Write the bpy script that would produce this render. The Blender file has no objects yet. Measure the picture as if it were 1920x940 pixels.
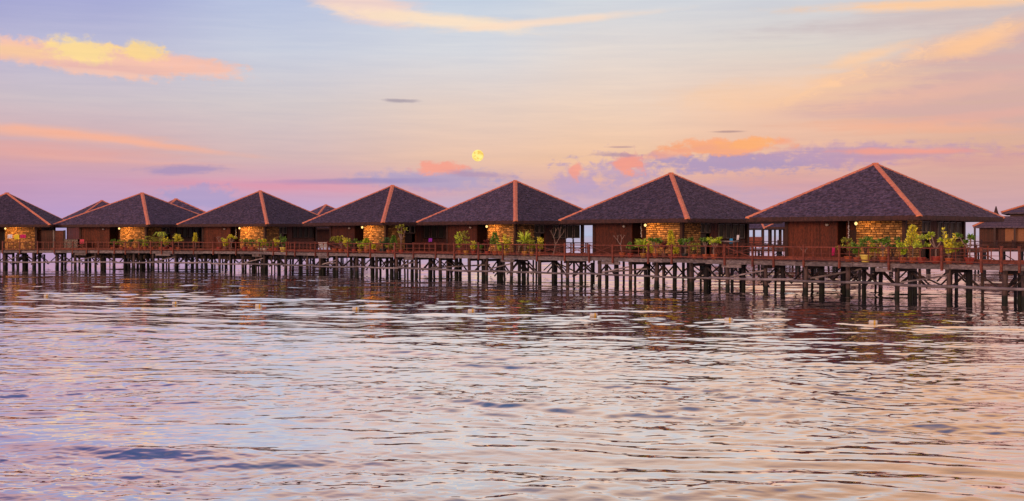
import bpy, math, random
import numpy as np
from math import radians, sin, cos, pi, atan, sqrt, tan
from mathutils import Vector, Matrix

random.seed(7)
rng = np.random.default_rng(11)
scene = bpy.context.scene
col = scene.collection

# ------------------------------------------------------------------ camera
HC = 4.0            # eye above the water
HOR = 442.0         # horizon row in the photograph (1920 x 940)
FPX = 2200.0        # focal length in photograph pixels
cam_d = bpy.data.cameras.new('camera')
cam_d.sensor_width = 36.0
cam_d.lens = 36.0 * FPX / 1920.0
cam_d.shift_y = -(470 - HOR) / 1920.0
cam_d.clip_start = 0.5
cam_d.clip_end = 60000
cam = bpy.data.objects.new('camera', cam_d)
cam.location = (0, 0, HC)
cam.rotation_euler = (radians(90), 0, 0)
col.objects.link(cam)
scene.camera = cam
scene.view_settings.view_transform = 'Standard'
scene.view_settings.look = 'None'
scene.view_settings.exposure = 0.0
scene.view_settings.gamma = 1.0
scene.render.engine = 'CYCLES'
scene.cycles.max_bounces = 6
scene.cycles.diffuse_bounces = 3
scene.cycles.glossy_bounces = 3
scene.cycles.sample_clamp_indirect = 4.0

SUN_AZ = radians(215)      # compass direction of the low sun, clockwise from +Y (behind, to the left)
SUN_EL = radians(7)


def lin(r, g, b):
    f = lambda c: (c / 255 / 12.92) if c / 255 <= 0.04045 else ((c / 255 + 0.055) / 1.055) ** 2.4
    return (f(r), f(g), f(b), 1.0)


# ------------------------------------------------------------------ tiny node-expression helper
class NT:
    def __init__(s, tree):
        s.t = tree

    def math(s, op, a, b=0.0, c=None, clamp=False):
        n = s.t.nodes.new('ShaderNodeMath'); n.operation = op; n.use_clamp = clamp
        for i, v in enumerate((a, b, c)):
            if v is None: continue
            if isinstance(v, (int, float)): n.inputs[i].default_value = v
            else: s.t.links.new(v, n.inputs[i])
        return n.outputs[0]

    def add(s, a, b): return s.math('ADD', a, b)
    def sub(s, a, b): return s.math('SUBTRACT', a, b)
    def mul(s, a, b): return s.math('MULTIPLY', a, b)
    def div(s, a, b): return s.math('DIVIDE', a, b)

    def smooth(s, v, a, b, lo=0.0, hi=1.0):
        n = s.t.nodes.new('ShaderNodeMapRange'); n.interpolation_type = 'SMOOTHSTEP'
        s.t.links.new(v, n.inputs[0])
        for i, k in enumerate((a, b, lo, hi)): n.inputs[i + 1].default_value = k
        return n.outputs[0]

    def mix(s, f, a, b, mode='MIX'):
        n = s.t.nodes.new('ShaderNodeMix'); n.data_type = 'RGBA'; n.blend_type = mode; n.clamp_factor = True
        for i, v in ((0, f), (6, a), (7, b)):
            if isinstance(v, (int, float)): n.inputs[i].default_value = v
            elif isinstance(v, tuple): n.inputs[i].default_value = v
            else: s.t.links.new(v, n.inputs[i])
        return n.outputs[2]

    def ramp(s, v, stops, interp='LINEAR'):
        n = s.t.nodes.new('ShaderNodeValToRGB'); s.t.links.new(v, n.inputs[0])
        e = n.color_ramp.elements; n.color_ramp.interpolation = interp
        e[0].position, e[0].color = stops[0]
        e[1].position, e[1].color = stops[-1]
        for p, c in stops[1:-1]:
            k = e.new(p); k.color = c
        return n.outputs[0]

    def comb(s, x, y, z=0.0):
        n = s.t.nodes.new('ShaderNodeCombineXYZ')
        for i, v in enumerate((x, y, z)):
            if isinstance(v, (int, float)): n.inputs[i].default_value = v
            else: s.t.links.new(v, n.inputs[i])
        return n.outputs[0]

    def noise(s, vec, scale=1.0, detail=4.0, rough=0.55, dist=0.0):
        n = s.t.nodes.new('ShaderNodeTexNoise')
        if vec is not None: s.t.links.new(vec, n.inputs['Vector'])
        n.inputs['Scale'].default_value = scale; n.inputs['Detail'].default_value = detail
        n.inputs['Roughness'].default_value = rough; n.inputs['Distortion'].default_value = dist
        return n.outputs['Fac']


# ------------------------------------------------------------------ sky
world = bpy.data.worlds.new('World'); scene.world = world
world.use_nodes = True
wt = world.node_tree; wt.nodes.clear(); W = NT(wt)
tc = wt.nodes.new('ShaderNodeTexCoord')
sp = wt.nodes.new('ShaderNodeSeparateXYZ'); wt.links.new(tc.outputs['Generated'], sp.inputs[0])
DX, DY, DZ = sp.outputs
hyp = W.math('SQRT', W.add(W.mul(DX, DX), W.mul(DY, DY)))
az = W.math('ARCTAN2', DX, DY)
te = W.math('MAXIMUM', W.div(DZ, W.math('MAXIMUM', hyp, 0.02)), 0.0)
tp = W.div(te, W.add(te, 0.25))


def yt(y): return (HOR - y) / FPX
def tpos(y):
    t = yt(y); return t / (t + 0.25)
def AZ(x): return atan((x - 960) / FPX)
def TE(x, y): return yt(y) * cos(AZ(x))


ROWS = [442, 400, 350, 300, 200, 100, 0]
def column(cs, hi):
    st = [(tpos(y), lin(*c)) for y, c in zip(ROWS, cs)]
    st += [(p, lin(*c)) for p, c in zip((.56, .65, .77, 1.0), hi)]
    return W.ramp(tp, st)


cols = [
    (AZ(-250), column([(178, 158, 204), (190, 150, 192), (200, 148, 178), (214, 160, 166), (206, 186, 196), (180, 172, 208), (142, 146, 204)],
                      [(182, 146, 184), (84, 96, 168), (104, 124, 198), (86, 116, 190)])),
    (AZ(150), column([(176, 168, 210), (190, 158, 202), (200, 156, 188), (214, 166, 170), (206, 192, 200), (188, 186, 214), (162, 166, 214)],
                     [(244, 194, 190), (124, 122, 186), (110, 134, 202), (86, 116, 190)])),
    (AZ(520), column([(174, 180, 218), (190, 168, 208), (212, 158, 182), (212, 180, 182), (212, 200, 202), (202, 206, 222), (184, 194, 224)],
                     [(254, 218, 200), (222, 190, 202), (116, 142, 206), (86, 116, 190)])),
    (AZ(880), column([(176, 188, 220), (190, 170, 206), (212, 170, 176), (234, 192, 170), (230, 206, 194), (216, 216, 222), (200, 210, 226)],
                     [(248, 224, 214), (244, 214, 208), (120, 146, 208), (86, 116, 190)])),
    (AZ(1150), column([(178, 188, 218), (196, 172, 200), (224, 172, 166), (242, 194, 160), (238, 208, 188), (228, 216, 210), (210, 214, 222)],
                      [(252, 222, 204), (248, 214, 200), (126, 148, 206), (86, 116, 190)])),
    (AZ(1500), column([(184, 184, 210), (200, 166, 190), (214, 160, 166), (232, 180, 158), (240, 196, 172), (222, 210, 202), (208, 210, 218)],
                      [(250, 208, 178), (246, 200, 176), (140, 148, 198), (86, 116, 190)])),
    (AZ(1850), column([(192, 180, 200), (204, 164, 176), (212, 164, 162), (220, 170, 152), (226, 184, 160), (216, 196, 190), (206, 196, 198)],
                      [(252, 196, 154), (250, 186, 148), (158, 148, 188), (86, 116, 190)])),
]
sky = cols[0][1]
for (a0, _), (a1, c1) in zip(cols[:-1], cols[1:]):
    sky = W.mix(W.smooth(az, a0, a1), sky, c1)
# the sunset side, behind the camera
back = W.ramp(tp, [(0, lin(255, 176, 120)), (.2, lin(255, 196, 140)), (.45, lin(246, 204, 178)), (.7, lin(180, 176, 206)), (1.0, lin(98, 118, 182))])
ady = W.math('ABSOLUTE', az)
sky = W.mix(W.smooth(ady, 0.75, 2.3), sky, back)

# warped coordinates for the clouds (azimuth, elevation both in photograph-pixel sized units / 1000)
ca = W.mul(az, 2.2); ce = W.mul(te, 2.2)
nv1 = W.noise(W.comb(W.mul(ca, 7.0), W.mul(ce, 20.0), 3.1), 1.0, 6, .6)
nv2 = W.noise(W.comb(W.mul(ca, 24.0), W.mul(ce, 60.0), 9.7), 1.0, 8, .66, .5)
nv4 = W.noise(W.comb(W.mul(ca, 46.0), W.mul(ce, 58.0), 5.0), 1.0, 7, .6, .3)
n4 = W.sub(nv4, 0.5)
nv3 = W.noise(W.comb(W.mul(ca, 5), W.mul(ce, 70.0), 21.0), 1.0, 7, .65, .3)
n1 = W.sub(nv1, 0.5); n2 = W.sub(nv2, 0.5); n3 = W.sub(nv3, 0.5)


def blob(x, y, w, h, rot=0.0, soft=0.5, k1=0.8, k2=0.5, k3=0.0, power=1.0, k4=0.0):
    """an elongated patch of cloud round photograph position x, y; w and h its half sizes, rot in degrees clockwise"""
    a0 = AZ(x) * 2.2; e0 = TE(x, y) * 2.2
    da = W.sub(ca, a0); de = W.sub(ce, e0)
    r = radians(rot); c, s = cos(r), sin(r)
    u = W.add(W.mul(da, c), W.mul(de, -s)); v = W.add(W.mul(da, s), W.mul(de, c))
    u = W.div(u, w / 1000); v = W.div(v, h / 1000)
    d = W.math('SQRT', W.add(W.mul(u, u), W.mul(v, v)))
    if k1: d = W.add(d, W.mul(n1, k1 * 2.4))
    if k2: d = W.add(d, W.mul(n2, k2 * 3.2))
    if k3: d = W.add(d, W.mul(n3, k3 * 3.0))
    if k4: d = W.add(d, W.mul(n4, k4 * 3.4))
    m = W.smooth(d, 1.0 + soft, 1.0 - soft)
    if power != 1.0: m = W.mul(m, power)
    return m


def cloud(m, c):
    global sky
    sky = W.mix(m, sky, lin(*c) if len(c) == 3 else c)


# high thin clouds above the frame, the same dusk cirrus going on overhead
hi_n = W.noise(W.comb(W.mul(ca, 1.1), W.mul(ce, 2.6), 40.0), 1.0, 6, .6, .4)
him = W.mul(W.smooth(hi_n, .47, .66), W.mul(W.smooth(te, .20, .42), W.smooth(te, 3.0, 1.2)))
sky = W.mix(W.mul(him, .6), sky, W.mix(W.smooth(az, -.35, .4), lin(236, 178, 196), lin(255, 204, 160)))
# left yellow cloud
cloud(blob(175, 110, 215, 26, 4, .3, .5, .35, .2, .95, .35), (248, 194, 172))
cloud(blob(350, 122, 85, 15, 7, .5, .45, .4, .4, .8), (248, 192, 174))
cloud(blob(150, 94, 58, 20, 4, .45, .4, .3, 0, .9, .6), (255, 222, 150))
cloud(blob(268, 98, 38, 15, 6, .45, .4, .3, 0, .85, .6), (255, 218, 142))
cloud(blob(30, 98, 50, 12, 4, .7, .4, .6, 0, .6), (255, 208, 152))
cloud(blob(150, 122, 150, 6, 3, .9, .5, .4, .6, .35), (216, 168, 180))
cloud(blob(190, 136, 70, 4, 3, .7, .6, .4, .4, .6), (246, 200, 184))
# arc at the top
cloud(blob(690, 12, 95, 30, 14, .55, .5, .35, .4, .8), (250, 212, 196))
cloud(blob(820, 39, 165, 13, 5, .6, .4, .35, .35, .9), (254, 226, 196))
cloud(blob(1020, 42, 170, 7, -5, .7, .4, .3, .4, .8), (254, 222, 196))
# pink streaks at the left
cloud(blob(60, 246, 190, 9, 4, .9, .5, .25, .8, .8), (248, 180, 154))
cloud(blob(250, 266, 160, 5, 6, .9, .5, .25, .9, .75), (248, 178, 152))
cloud(blob(70, 284, 170, 12, 2, 1.0, .5, .25, .9, .5), (240, 168, 156))
cloud(blob(200, 300, 150, 4, 2, 1.0, .5, .25, .9, .4), (240, 176, 160))
# big soft cloud at the right
edge = W.sub(W.add(W.add(ce, W.mul(n2, .04)), W.mul(n1, .05)), W.add(W.mul(W.sub(ca, AZ(1400) * 2.2), .30), TE(1400, 200) * 2.2))
bottom = W.sub(W.add(ce, W.mul(n3, .03)), W.add(W.mul(W.sub(ca, AZ(1400) * 2.2), -.10), TE(1400, 214) * 2.2))
big = W.mul(W.mul(W.smooth(edge, .022, -.030), W.smooth(bottom, -.016, .02)), W.smooth(az, AZ(1340), AZ(1560)))
big = W.mul(big, W.smooth(az, 1.3, .8))
cloud(W.mul(W.mul(big, W.smooth(nv3, .2, .7, .45, 1.0)), .82), (208, 166, 166))
rim = W.mul(W.mul(W.smooth(edge, -.030, -.008), W.smooth(edge, .012, -.004)), W.smooth(az, AZ(1330), AZ(1600)))
cloud(W.mul(W.mul(rim, W.smooth(az, 1.3, .8)), W.smooth(nv2, .35, .6, .1, .85)), (255, 202, 160))
cloud(blob(1500, 172, 180, 26, -4, .9, .6, .4, .7, .55), (255, 204, 160))
cloud(blob(1620, 108, 60, 10, -14, .9, .6, .6, .3, .7), (255, 204, 160))
cloud(blob(1830, 82, 70, 15, -14, .8, .6, .6, .3, .9), (255, 198, 150))
cloud(blob(1780, 170, 150, 14, -8, .9, .6, .5, .8, .5), (240, 182, 162))
cloud(blob(1860, 215, 120, 8, -3, .9, .6, .5, .8, .5), (236, 172, 160))
cloud(blob(1700, 238, 140, 10, 2, .9, .6, .4, .7, .7), (244, 176, 146))
# top right
cloud(blob(1730, 34, 190, 16, -3, .9, .6, .3, .6, .6), (206, 184, 184))
cloud(blob(1760, 8, 190, 9, 1, .7, .5, .4, .4, .9), (255, 204, 158))
# banks over the right cabins
cloud(blob(1380, 304, 210, 18, 0, .4, .7, .6, .4, .92, .5), (172, 148, 188))
cloud(blob(1600, 290, 200, 16, 0, .6, .7, .6, .6, .85, .4), (186, 150, 182))
cloud(blob(1800, 300, 160, 14, 0, 1., .7, .6, .9, .5), (210, 150, 160))
cloud(blob(1355, 277, 100, 14, -1, .4, .5, .5, .2, .92, .7), (250, 168, 124))
cloud(blob(1410, 269, 46, 8, -1, .5, .4, .4, .2, .8, .7), (255, 176, 112))
cloud(blob(1255, 289, 55, 6, -8, .7, .5, .7, .4, .7), (244, 166, 140))
cloud(blob(1466, 266, 16, 6, 0, .7, .5, .8, .3, .6), (250, 162, 130))
cloud(blob(1700, 284, 90, 5, 1, .8, .7, .7, .6, .8), (248, 158, 136))
cloud(blob(1165, 320, 62, 28, 0, .4, .6, .5, 0, .8, .7), (186, 158, 192))
cloud(blob(1178, 308, 32, 18, 0, .4, .5, .4, 0, .9, .8), (246, 154, 134))
cloud(blob(1078, 342, 40, 24, 0, .4, .6, .5, 0, .8, .7), (190, 158, 192))
cloud(blob(1079, 323, 12, 14, 10, .4, .4, .3, 0, .85, .8), (246, 156, 138))
cloud(blob(1200, 362, 220, 18, 0, .9, .6, .6, .6, .55), (182, 160, 196))
cloud(blob(1155, 291, 36, 4, 2, .6, .5, .6, .4, .7), (176, 142, 166))
# low banks in the middle and at the left
cloud(blob(815, 338, 120, 18, 0, .5, .6, .4, .3, .8, .5), (172, 158, 198))
cloud(blob(822, 315, 44, 10, -3, .4, .5, .4, .2, .95, .7), (246, 160, 142))
cloud(blob(900, 328, 50, 5, 3, .8, .6, .6, .5, .7), (180, 146, 176))
cloud(blob(640, 341, 150, 4.5, -1, .7, .5, .4, .4, .8), (154, 140, 190))
cloud(blob(540, 350, 190, 10, 2, 1., .6, .3, .7, .6), (228, 150, 172))
cloud(blob(340, 320, 58, 7, -3, .7, .7, .7, .6, .65), (156, 140, 190))
cloud(blob(380, 370, 70, 20, 0, .4, .6, .4, .1, .65, .7), (164, 156, 204))
cloud(blob(748, 189, 27, 3.2, 1, .6, .4, .5, .4, .8), (164, 150, 164))
cloud(blob(1366, 247, 28, 1.8, 0, .6, .3, .3, .4, .8), (176, 140, 140))
cloud(blob(1165, 276, 22, 2, 0, .6, .3, .3, .4, .7), (176, 140, 150))

streak = W.smooth(nv3, .25, .75, .955, 1.04)
sky = W.mix(1.0, sky, W.comb(streak, W.smooth(nv3, .25, .75, .965, 1.03), W.smooth(nv3, .25, .75, .985, 1.01)), 'MULTIPLY')
bg1 = wt.nodes.new('ShaderNodeBackground'); bg1.inputs['Strength'].default_value = 0.97
wt.links.new(sky, bg1.inputs['Color'])
ns = wt.nodes.new('ShaderNodeTexSky'); ns.sky_type = 'NISHITA'; ns.sun_disc = False
ns.sun_elevation = SUN_EL; ns.sun_rotation = SUN_AZ
bg2 = wt.nodes.new('ShaderNodeBackground'); bg2.inputs['Strength'].default_value = 0.006
wt.links.new(ns.outputs[0], bg2.inputs['Color'])
ad = wt.nodes.new('ShaderNodeAddShader'); wt.links.new(bg1.outputs[0], ad.inputs[0]); wt.links.new(bg2.outputs[0], ad.inputs[1])
wo = wt.nodes.new('ShaderNodeOutputWorld'); wt.links.new(ad.outputs[0], wo.inputs['Surface'])
world.cycles.sampling_method = 'MANUAL'; world.cycles.sample_map_resolution = 512

# ------------------------------------------------------------------ sun (afterglow behind the camera)
sd = bpy.data.lights.new('sun', 'SUN'); sd.energy = 1.4; sd.angle = radians(12); sd.color = (1.0, .62, .42)
so = bpy.data.objects.new('sun', sd); col.objects.link(so)
tosun = Vector((sin(SUN_AZ) * cos(SUN_EL), cos(SUN_AZ) * cos(SUN_EL), sin(SUN_EL)))
so.rotation_euler = tosun.to_track_quat('Z', 'Y').to_euler()
so.location = (0, 0, 40)


# ------------------------------------------------------------------ materials
def mat(name, base, rough=0.7, var=None, scale=3.0, stretch=(1, 1, 1), bump=0.0, bscale=20.0, rnd=0.0, attr=False,
        spec=0.4, sat=0.0, detail=5):
    m = bpy.data.materials.new(name); m.use_nodes = True
    t = m.node_tree; N = NT(t); b = t.nodes['Principled BSDF']
    b.inputs['Roughness'].default_value = rough
    b.inputs['Specular IOR Level'].default_value = spec
    tcn = t.nodes.new('ShaderNodeTexCoord')
    mp = t.nodes.new('ShaderNodeMapping'); mp.inputs['Scale'].default_value = stretch
    t.links.new(tcn.outputs['Object'], mp.inputs[0])
    vec = mp.outputs[0]
    if rnd:
        oi = t.nodes.new('ShaderNodeObjectInfo')
        va = t.nodes.new('ShaderNodeVectorMath'); va.operation = 'ADD'
        t.links.new(vec, va.inputs[0]); t.links.new(N.comb(N.mul(oi.outputs['Random'], 37.0), N.mul(oi.outputs['Random'], 11.0), 0.0), va.inputs[1])
        vec = va.outputs[0]
    c = tuple(base) + (1.0,)
    if var is not None:
        f = N.noise(vec, scale, detail, .62)
        c = N.mix(N.smooth(f, .32, .68), c, tuple(var) + (1.0,))
    if attr:
        at = t.nodes.new('ShaderNodeAttribute'); at.attribute_name = 'tone'
        g = N.smooth(at.outputs['Fac'], 0, 1, 1 - .45 * attr, 1 + .5 * attr)
        c = N.mix(1.0, c, N.comb(g, g, g), 'MULTIPLY')
    if rnd:
        g = N.smooth(oi.outputs['Random'], 0, 1, 1 - rnd, 1 + rnd)
        c = N.mix(1.0, c, N.comb(g, g, g), 'MULTIPLY')
    if isinstance(c, tuple): b.inputs['Base Color'].default_value = c
    else: t.links.new(c, b.inputs['Base Color'])
    if bump:
        bn = t.nodes.new('ShaderNodeBump'); bn.inputs['Strength'].default_value = bump; bn.inputs['Distance'].default_value = .02
        t.links.new(N.noise(vec, bscale, 4, .6), bn.inputs['Height']); t.links.new(bn.outputs[0], b.inputs['Normal'])
    return m


M = {}
M['shingle'] = mat('roof_shingle', (.150, .092, .128), .72, (.050, .032, .047), 5.5, (1, 1, 1), .4, 30, attr=.65, detail=8, rnd=.16)
M['roofbase'] = mat('roof_board', (.04, .028, .034), .8)
M['cap'] = mat('hip_cap', (.92, .29, .12), .6, (.72, .20, .09), 3.0, (1, 1, 1), .3, 25, attr=False)
M['fascia'] = mat('eave_board', (.085, .030, .024), .7, (.04, .016, .014), 4)
M['soffit'] = mat('soffit', (.035, .018, .015), .8)
M['board'] = mat('dark_board', (.150, .030, .013), .6, (.050, .010, .005), 3.5, (5, 5, 1.2), .5, 20, attr=.5, detail=8, rnd=.3)
M['post'] = mat('dark_post', (.070, .020, .014), .6, (.030, .010, .008), 3, (4, 4, .7), .3, 20)
M['door'] = mat('door_wood', (.050, .016, .012), .45, (.022, .008, .008), 3, (4, 4, .6))
M['mortar'] = mat('mortar', (.07, .036, .02), .9, (.04, .02, .012), 5)
M['stone'] = mat('stone_block', (.60, .33, .12), .85, (.36, .17, .06), 3.5, (1, 1, 1), .7, 18, rnd=.5)
M['stone_s'] = mat('stone_block_joined', (.60, .33, .12), .85, (.36, .17, .06), 3.5, (1, 1, 1), .7, 18, attr=True)
M['frame'] = mat('window_frame', (.30, .24, .22), .6, (.2, .15, .14), 6)
M['framed'] = mat('window_frame_dark', (.11, .055, .045), .6, (.07, .035, .03), 6)
M['rail'] = mat('rail_wood', (.26, .062, .032), .65, (.12, .028, .018), 3, (2, 2, 2), .3, 20, rnd=.2)
M['grey'] = mat('weathered_timber', (.27, .21, .20), .85, (.11, .08, .08), 1.6, (2, 2, 5), .6, 16, rnd=.22)
M['deck'] = mat('deck_plank', (.14, .075, .060), .8, (.07, .035, .03), 2, (1, 1, 1), .3, 16, attr=True)
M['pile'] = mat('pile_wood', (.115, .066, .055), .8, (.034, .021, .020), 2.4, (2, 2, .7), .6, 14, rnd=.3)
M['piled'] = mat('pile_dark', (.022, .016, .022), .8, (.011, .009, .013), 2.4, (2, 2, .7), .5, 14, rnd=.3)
M['brace'] = mat('brace_wood', (.060, .036, .034), .8, (.026, .017, .018), 3)
M['pipe'] = mat('pale_pole', (.34, .27, .26), .75, (.15, .11, .11), 1.2, (1, 1, 1), .3, 12, rnd=.3)
M['panel'] = mat('woven_panel', (.42, .18, .085), .8, (.30, .12, .06), 9, (1, 1, 1), .3, 30)
M['bark'] = mat('pale_bark', (.36, .24, .19), .8, (.2, .13, .1), 8)
M['barkd'] = mat('dark_bark', (.10, .055, .04), .8, (.06, .03, .025), 8)


def leafmat(name, a, b):
    m = mat(name, a, .5, b, 5.0, (1, 1, 1), attr=True)
    bs = m.node_tree.nodes['Principled BSDF']
    return m


M['leaf_green'] = leafmat('leaf_green', (.19, .33, .035), (.10, .20, .024))
M['leaf_dark'] = leafmat('leaf_dark', (.08, .18, .035), (.045, .11, .024))
M['leaf_olive'] = leafmat('leaf_olive', (.42, .40, .04), (.24, .26, .03))
M['leaf_yellow'] = leafmat('leaf_yellow', (.86, .72, .05), (.46, .48, .035))
M['leaf_lime'] = leafmat('leaf_lime', (.60, .68, .05), (.32, .44, .035))
M['leaf_red'] = leafmat('leaf_red', (.28, .045, .03), (.15, .03, .02))
M['pot_terra'] = mat('pot_terracotta', (.50, .12, .045), .7, (.34, .075, .03), 6)
M['pot_red'] = mat('pot_red', (.42, .055, .035), .6, (.28, .04, .03), 6)
M['pot_ochre'] = mat('pot_ochre', (.58, .28, .05), .6, (.42, .18, .035), 6)
M['pot_yellow'] = mat('pot_yellow', (.78, .60, .10), .5, (.62, .46, .08), 6)
M['pot_brown'] = mat('pot_brown', (.20, .085, .06), .7, (.12, .05, .035), 6)
M['pot_black'] = mat('pot_black', (.03, .03, .03), .5)
M['pot_white'] = mat('pot_white', (.66, .58, .46), .5)
M['soil'] = mat('soil', (.05, .03, .02), .9)
M['cloth_white'] = mat('cloth_white', (.78, .74, .72), .9, (.66, .6, .6), 6)
M['cloth_yellow'] = mat('cloth_yellow', (.80, .60, .04), .9)
M['cloth_magenta'] = mat('cloth_magenta', (.56, .02, .13), .9)
M['cloth_pink'] = mat('cloth_pink', (.62, .07, .10), .9)
M['cloth_purple'] = mat('cloth_purple', (.26, .03, .38), .9)
M['cloth_blue'] = mat('cloth_blue', (.03, .32, .62), .9)
M['shell'] = mat('shell', (.62, .54, .50), .5)
M['float_white'] = mat('float_white', (.80, .74, .62), .6, (.6, .52, .4), 12)
M['float_yellow'] = mat('float_yellow', (.72, .42, .06), .6)
M['metal'] = mat('dark_metal', (.05, .04, .04), .4)

g = bpy.data.materials.new('window_glass'); g.use_nodes = True
gb = g.node_tree.nodes['Principled BSDF']; gb.inputs['Base Color'].default_value = (.008, .008, .012, 1); gb.inputs['Roughness'].default_value = .3
gb.inputs['Specular IOR Level'].default_value = .12
M['glass'] = g
g = bpy.data.materials.new('lamp_glow'); g.use_nodes = True
gb = g.node_tree.nodes['Principled BSDF']; gb.inputs['Base Color'].default_value = (.9, .7, .4, 1)
gb.inputs['Emission Color'].default_value = (1, .66, .24, 1); gb.inputs['Emission Strength'].default_value = 1.5
M['glow'] = g

# moon
g = bpy.data.materials.new('moon_surface'); g.use_nodes = True
t = g.node_tree; t.nodes.clear(); N = NT(t)
tcn = t.nodes.new('ShaderNodeTexCoord')
f = N.noise(tcn.outputs['Object'], .034, 5, .6, .3)
em = t.nodes.new('ShaderNodeEmission'); t.links.new(N.mix(N.smooth(f, .40, .62), lin(255, 236, 140), lin(240, 196, 96)), em.inputs[0])
em.inputs[1].default_value = 1.08
o = t.nodes.new('ShaderNodeOutputMaterial'); t.links.new(em.outputs[0], o.inputs[0])
M['moon'] = g
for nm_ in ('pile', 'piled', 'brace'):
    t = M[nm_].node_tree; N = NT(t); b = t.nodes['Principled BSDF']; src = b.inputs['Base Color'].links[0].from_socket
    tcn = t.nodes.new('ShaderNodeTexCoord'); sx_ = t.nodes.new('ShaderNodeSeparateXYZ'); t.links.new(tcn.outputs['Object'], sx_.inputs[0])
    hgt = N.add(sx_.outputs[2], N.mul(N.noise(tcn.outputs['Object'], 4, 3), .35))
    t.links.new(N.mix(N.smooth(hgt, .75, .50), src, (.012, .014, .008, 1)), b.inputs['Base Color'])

# water
g = bpy.data.materials.new('sea_water'); g.use_nodes = True
t = g.node_tree; t.nodes.clear(); N = NT(t)
tcn = t.nodes.new('ShaderNodeTexCoord')
mp = t.nodes.new('ShaderNodeMapping'); mp.inputs['Scale'].default_value = (.55, 1.5, 1); t.links.new(tcn.outputs['Object'], mp.inputs[0])
h1 = N.noise(mp.outputs[0], 1.5, 3, .5, .4)
bn = t.nodes.new('ShaderNodeBump'); bn.inputs['Strength'].default_value = 1.0; bn.inputs['Distance'].default_value = .009
t.links.new(h1, bn.inputs['Height'])
df = t.nodes.new('ShaderNodeBsdfDiffuse'); df.inputs['Color'].default_value = (.006, .055, .065, 1)
gl = t.nodes.new('ShaderNodeBsdfGlossy'); gl.inputs['Roughness'].default_value = .012; gl.inputs['Color'].default_value = (1, .945, .925, 1)
fr = t.nodes.new('ShaderNodeFresnel'); fr.inputs['IOR'].default_value = 1.42
for n_ in (df, gl, fr): t.links.new(bn.outputs[0], n_.inputs['Normal'])
mx_ = t.nodes.new('ShaderNodeMixShader'); t.links.new(N.smooth(fr.outputs[0], .02, .42, .26, .97), mx_.inputs[0])
t.links.new(df.outputs[0], mx_.inputs[1]); t.links.new(gl.outputs[0], mx_.inputs[2])
o = t.nodes.new('ShaderNodeOutputMaterial'); t.links.new(mx_.outputs[0], o.inputs[0])
M['water'] = g


# ------------------------------------------------------------------ mesh builder
class MB:
    def __init__(s):
        s.v = []; s.f = []; s.t = []

    def add(s, verts, faces, tone=None):
        k = len(s.v); s.v += [tuple(p) for p in verts]
        s.f += [tuple(i + k for i in fc) for fc in faces]
        s.t += [random.random() if tone is None else tone] * len(verts)

    def box(s, x0, x1, y0, y1, z0, z1, tone=None):
        s.add([(x0, y0, z0), (x1, y0, z0), (x1, y1, z0), (x0, y1, z0), (x0, y0, z1), (x1, y0, z1), (x1, y1, z1), (x0, y1, z1)],
              [(3, 2, 1, 0), (4, 5, 6, 7), (0, 1, 5, 4), (1, 2, 6, 5), (2, 3, 7, 6), (3, 0, 4, 7)], tone)

    def beam(s, a, b, w, h, up=(0, 0, 1), tone=None):
        a = Vector(a); b = Vector(b); d = (b - a).normalized(); u = Vector(up)
        if abs(d.dot(u)) > .98: u = Vector((0, 1, 0))
        r = d.cross(u).normalized() * w / 2; u2 = r.cross(d).normalized() * h / 2
        P = []
        for p in (a, b):
            P += [p - r - u2, p + r - u2, p + r + u2, p - r + u2]
        s.add(P, [(0, 1, 2, 3), (7, 6, 5, 4), (0, 4, 5, 1), (1, 5, 6, 2), (2, 6, 7, 3), (3, 7, 4, 0)], tone)

    def tube(s, pts, rad, n=7, cap=True, tone=None):
        pts = [Vector(p) for p in pts]
        if not isinstance(rad, (list, tuple)): rad = [rad] * len(pts)
        P = []; F = []
        for i, p in enumerate(pts):
            d = (pts[min(i + 1, len(pts) - 1)] - pts[max(i - 1, 0)]).normalized()
            u = Vector((0, 1, 0)) if abs(d.z) > .7 else Vector((0, 0, 1))
            a = d.cross(u).normalized(); c = a.cross(d).normalized()
            for k in range(n):
                an = 2 * pi * k / n
                P.append(p + a * (cos(an) * rad[i]) + c * (sin(an) * rad[i]))
        for i in range(len(pts) - 1):
            for k in range(n):
                F.append((i * n + k, i * n + (k + 1) % n, (i + 1) * n + (k + 1) % n, (i + 1) * n + k))
        if cap:
            F.append(tuple(range(n))[::-1]); F.append(tuple((len(pts) - 1) * n + k for k in range(n)))
        s.add(P, F, tone)

    def lathe(s, prof, n=14, cx=0, cy=0, tone=None):
        P = []; F = []
        for r, z in prof:
            for k in range(n):
                P.append((cx + r * cos(2 * pi * k / n), cy + r * sin(2 * pi * k / n), z))
        for i in range(len(prof) - 1):
            for k in range(n):
                F.append((i * n + k, i * n + (k + 1) % n, (i + 1) * n + (k + 1) % n, (i + 1) * n + k))
        F.append(tuple(range(n))[::-1]); F.append(tuple((len(prof) - 1) * n + k for k in range(n)))
        s.add(P, F, tone)

    def leaf(s, p, d, L, w, tone=None):
        L *= 1.25; w *= 1.5; d = Vector(d).normalized(); side = d.cross(Vector((random.uniform(-1, 1), random.uniform(-1, 1), random.uniform(-1, 1)))).normalized() * w
        p = Vector(p); nrm = d.cross(side).normalized() * w * .35
        s.add([p, p + d * L * .45 + side + nrm, p + d * L, p + d * L * .45 - side + nrm], [(0, 1, 2), (0, 2, 3)], tone)

    def mesh(s, name, m, smooth=False):
        me = bpy.data.meshes.new(name); me.from_pydata(s.v, [], s.f); me.update()
        at = me.attributes.new('tone', 'FLOAT', 'POINT'); at.data.foreach_set('value', s.t)
        me.materials.append(M[m] if isinstance(m, str) else m)
        if smooth: me.shade_smooth()
        return me


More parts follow.
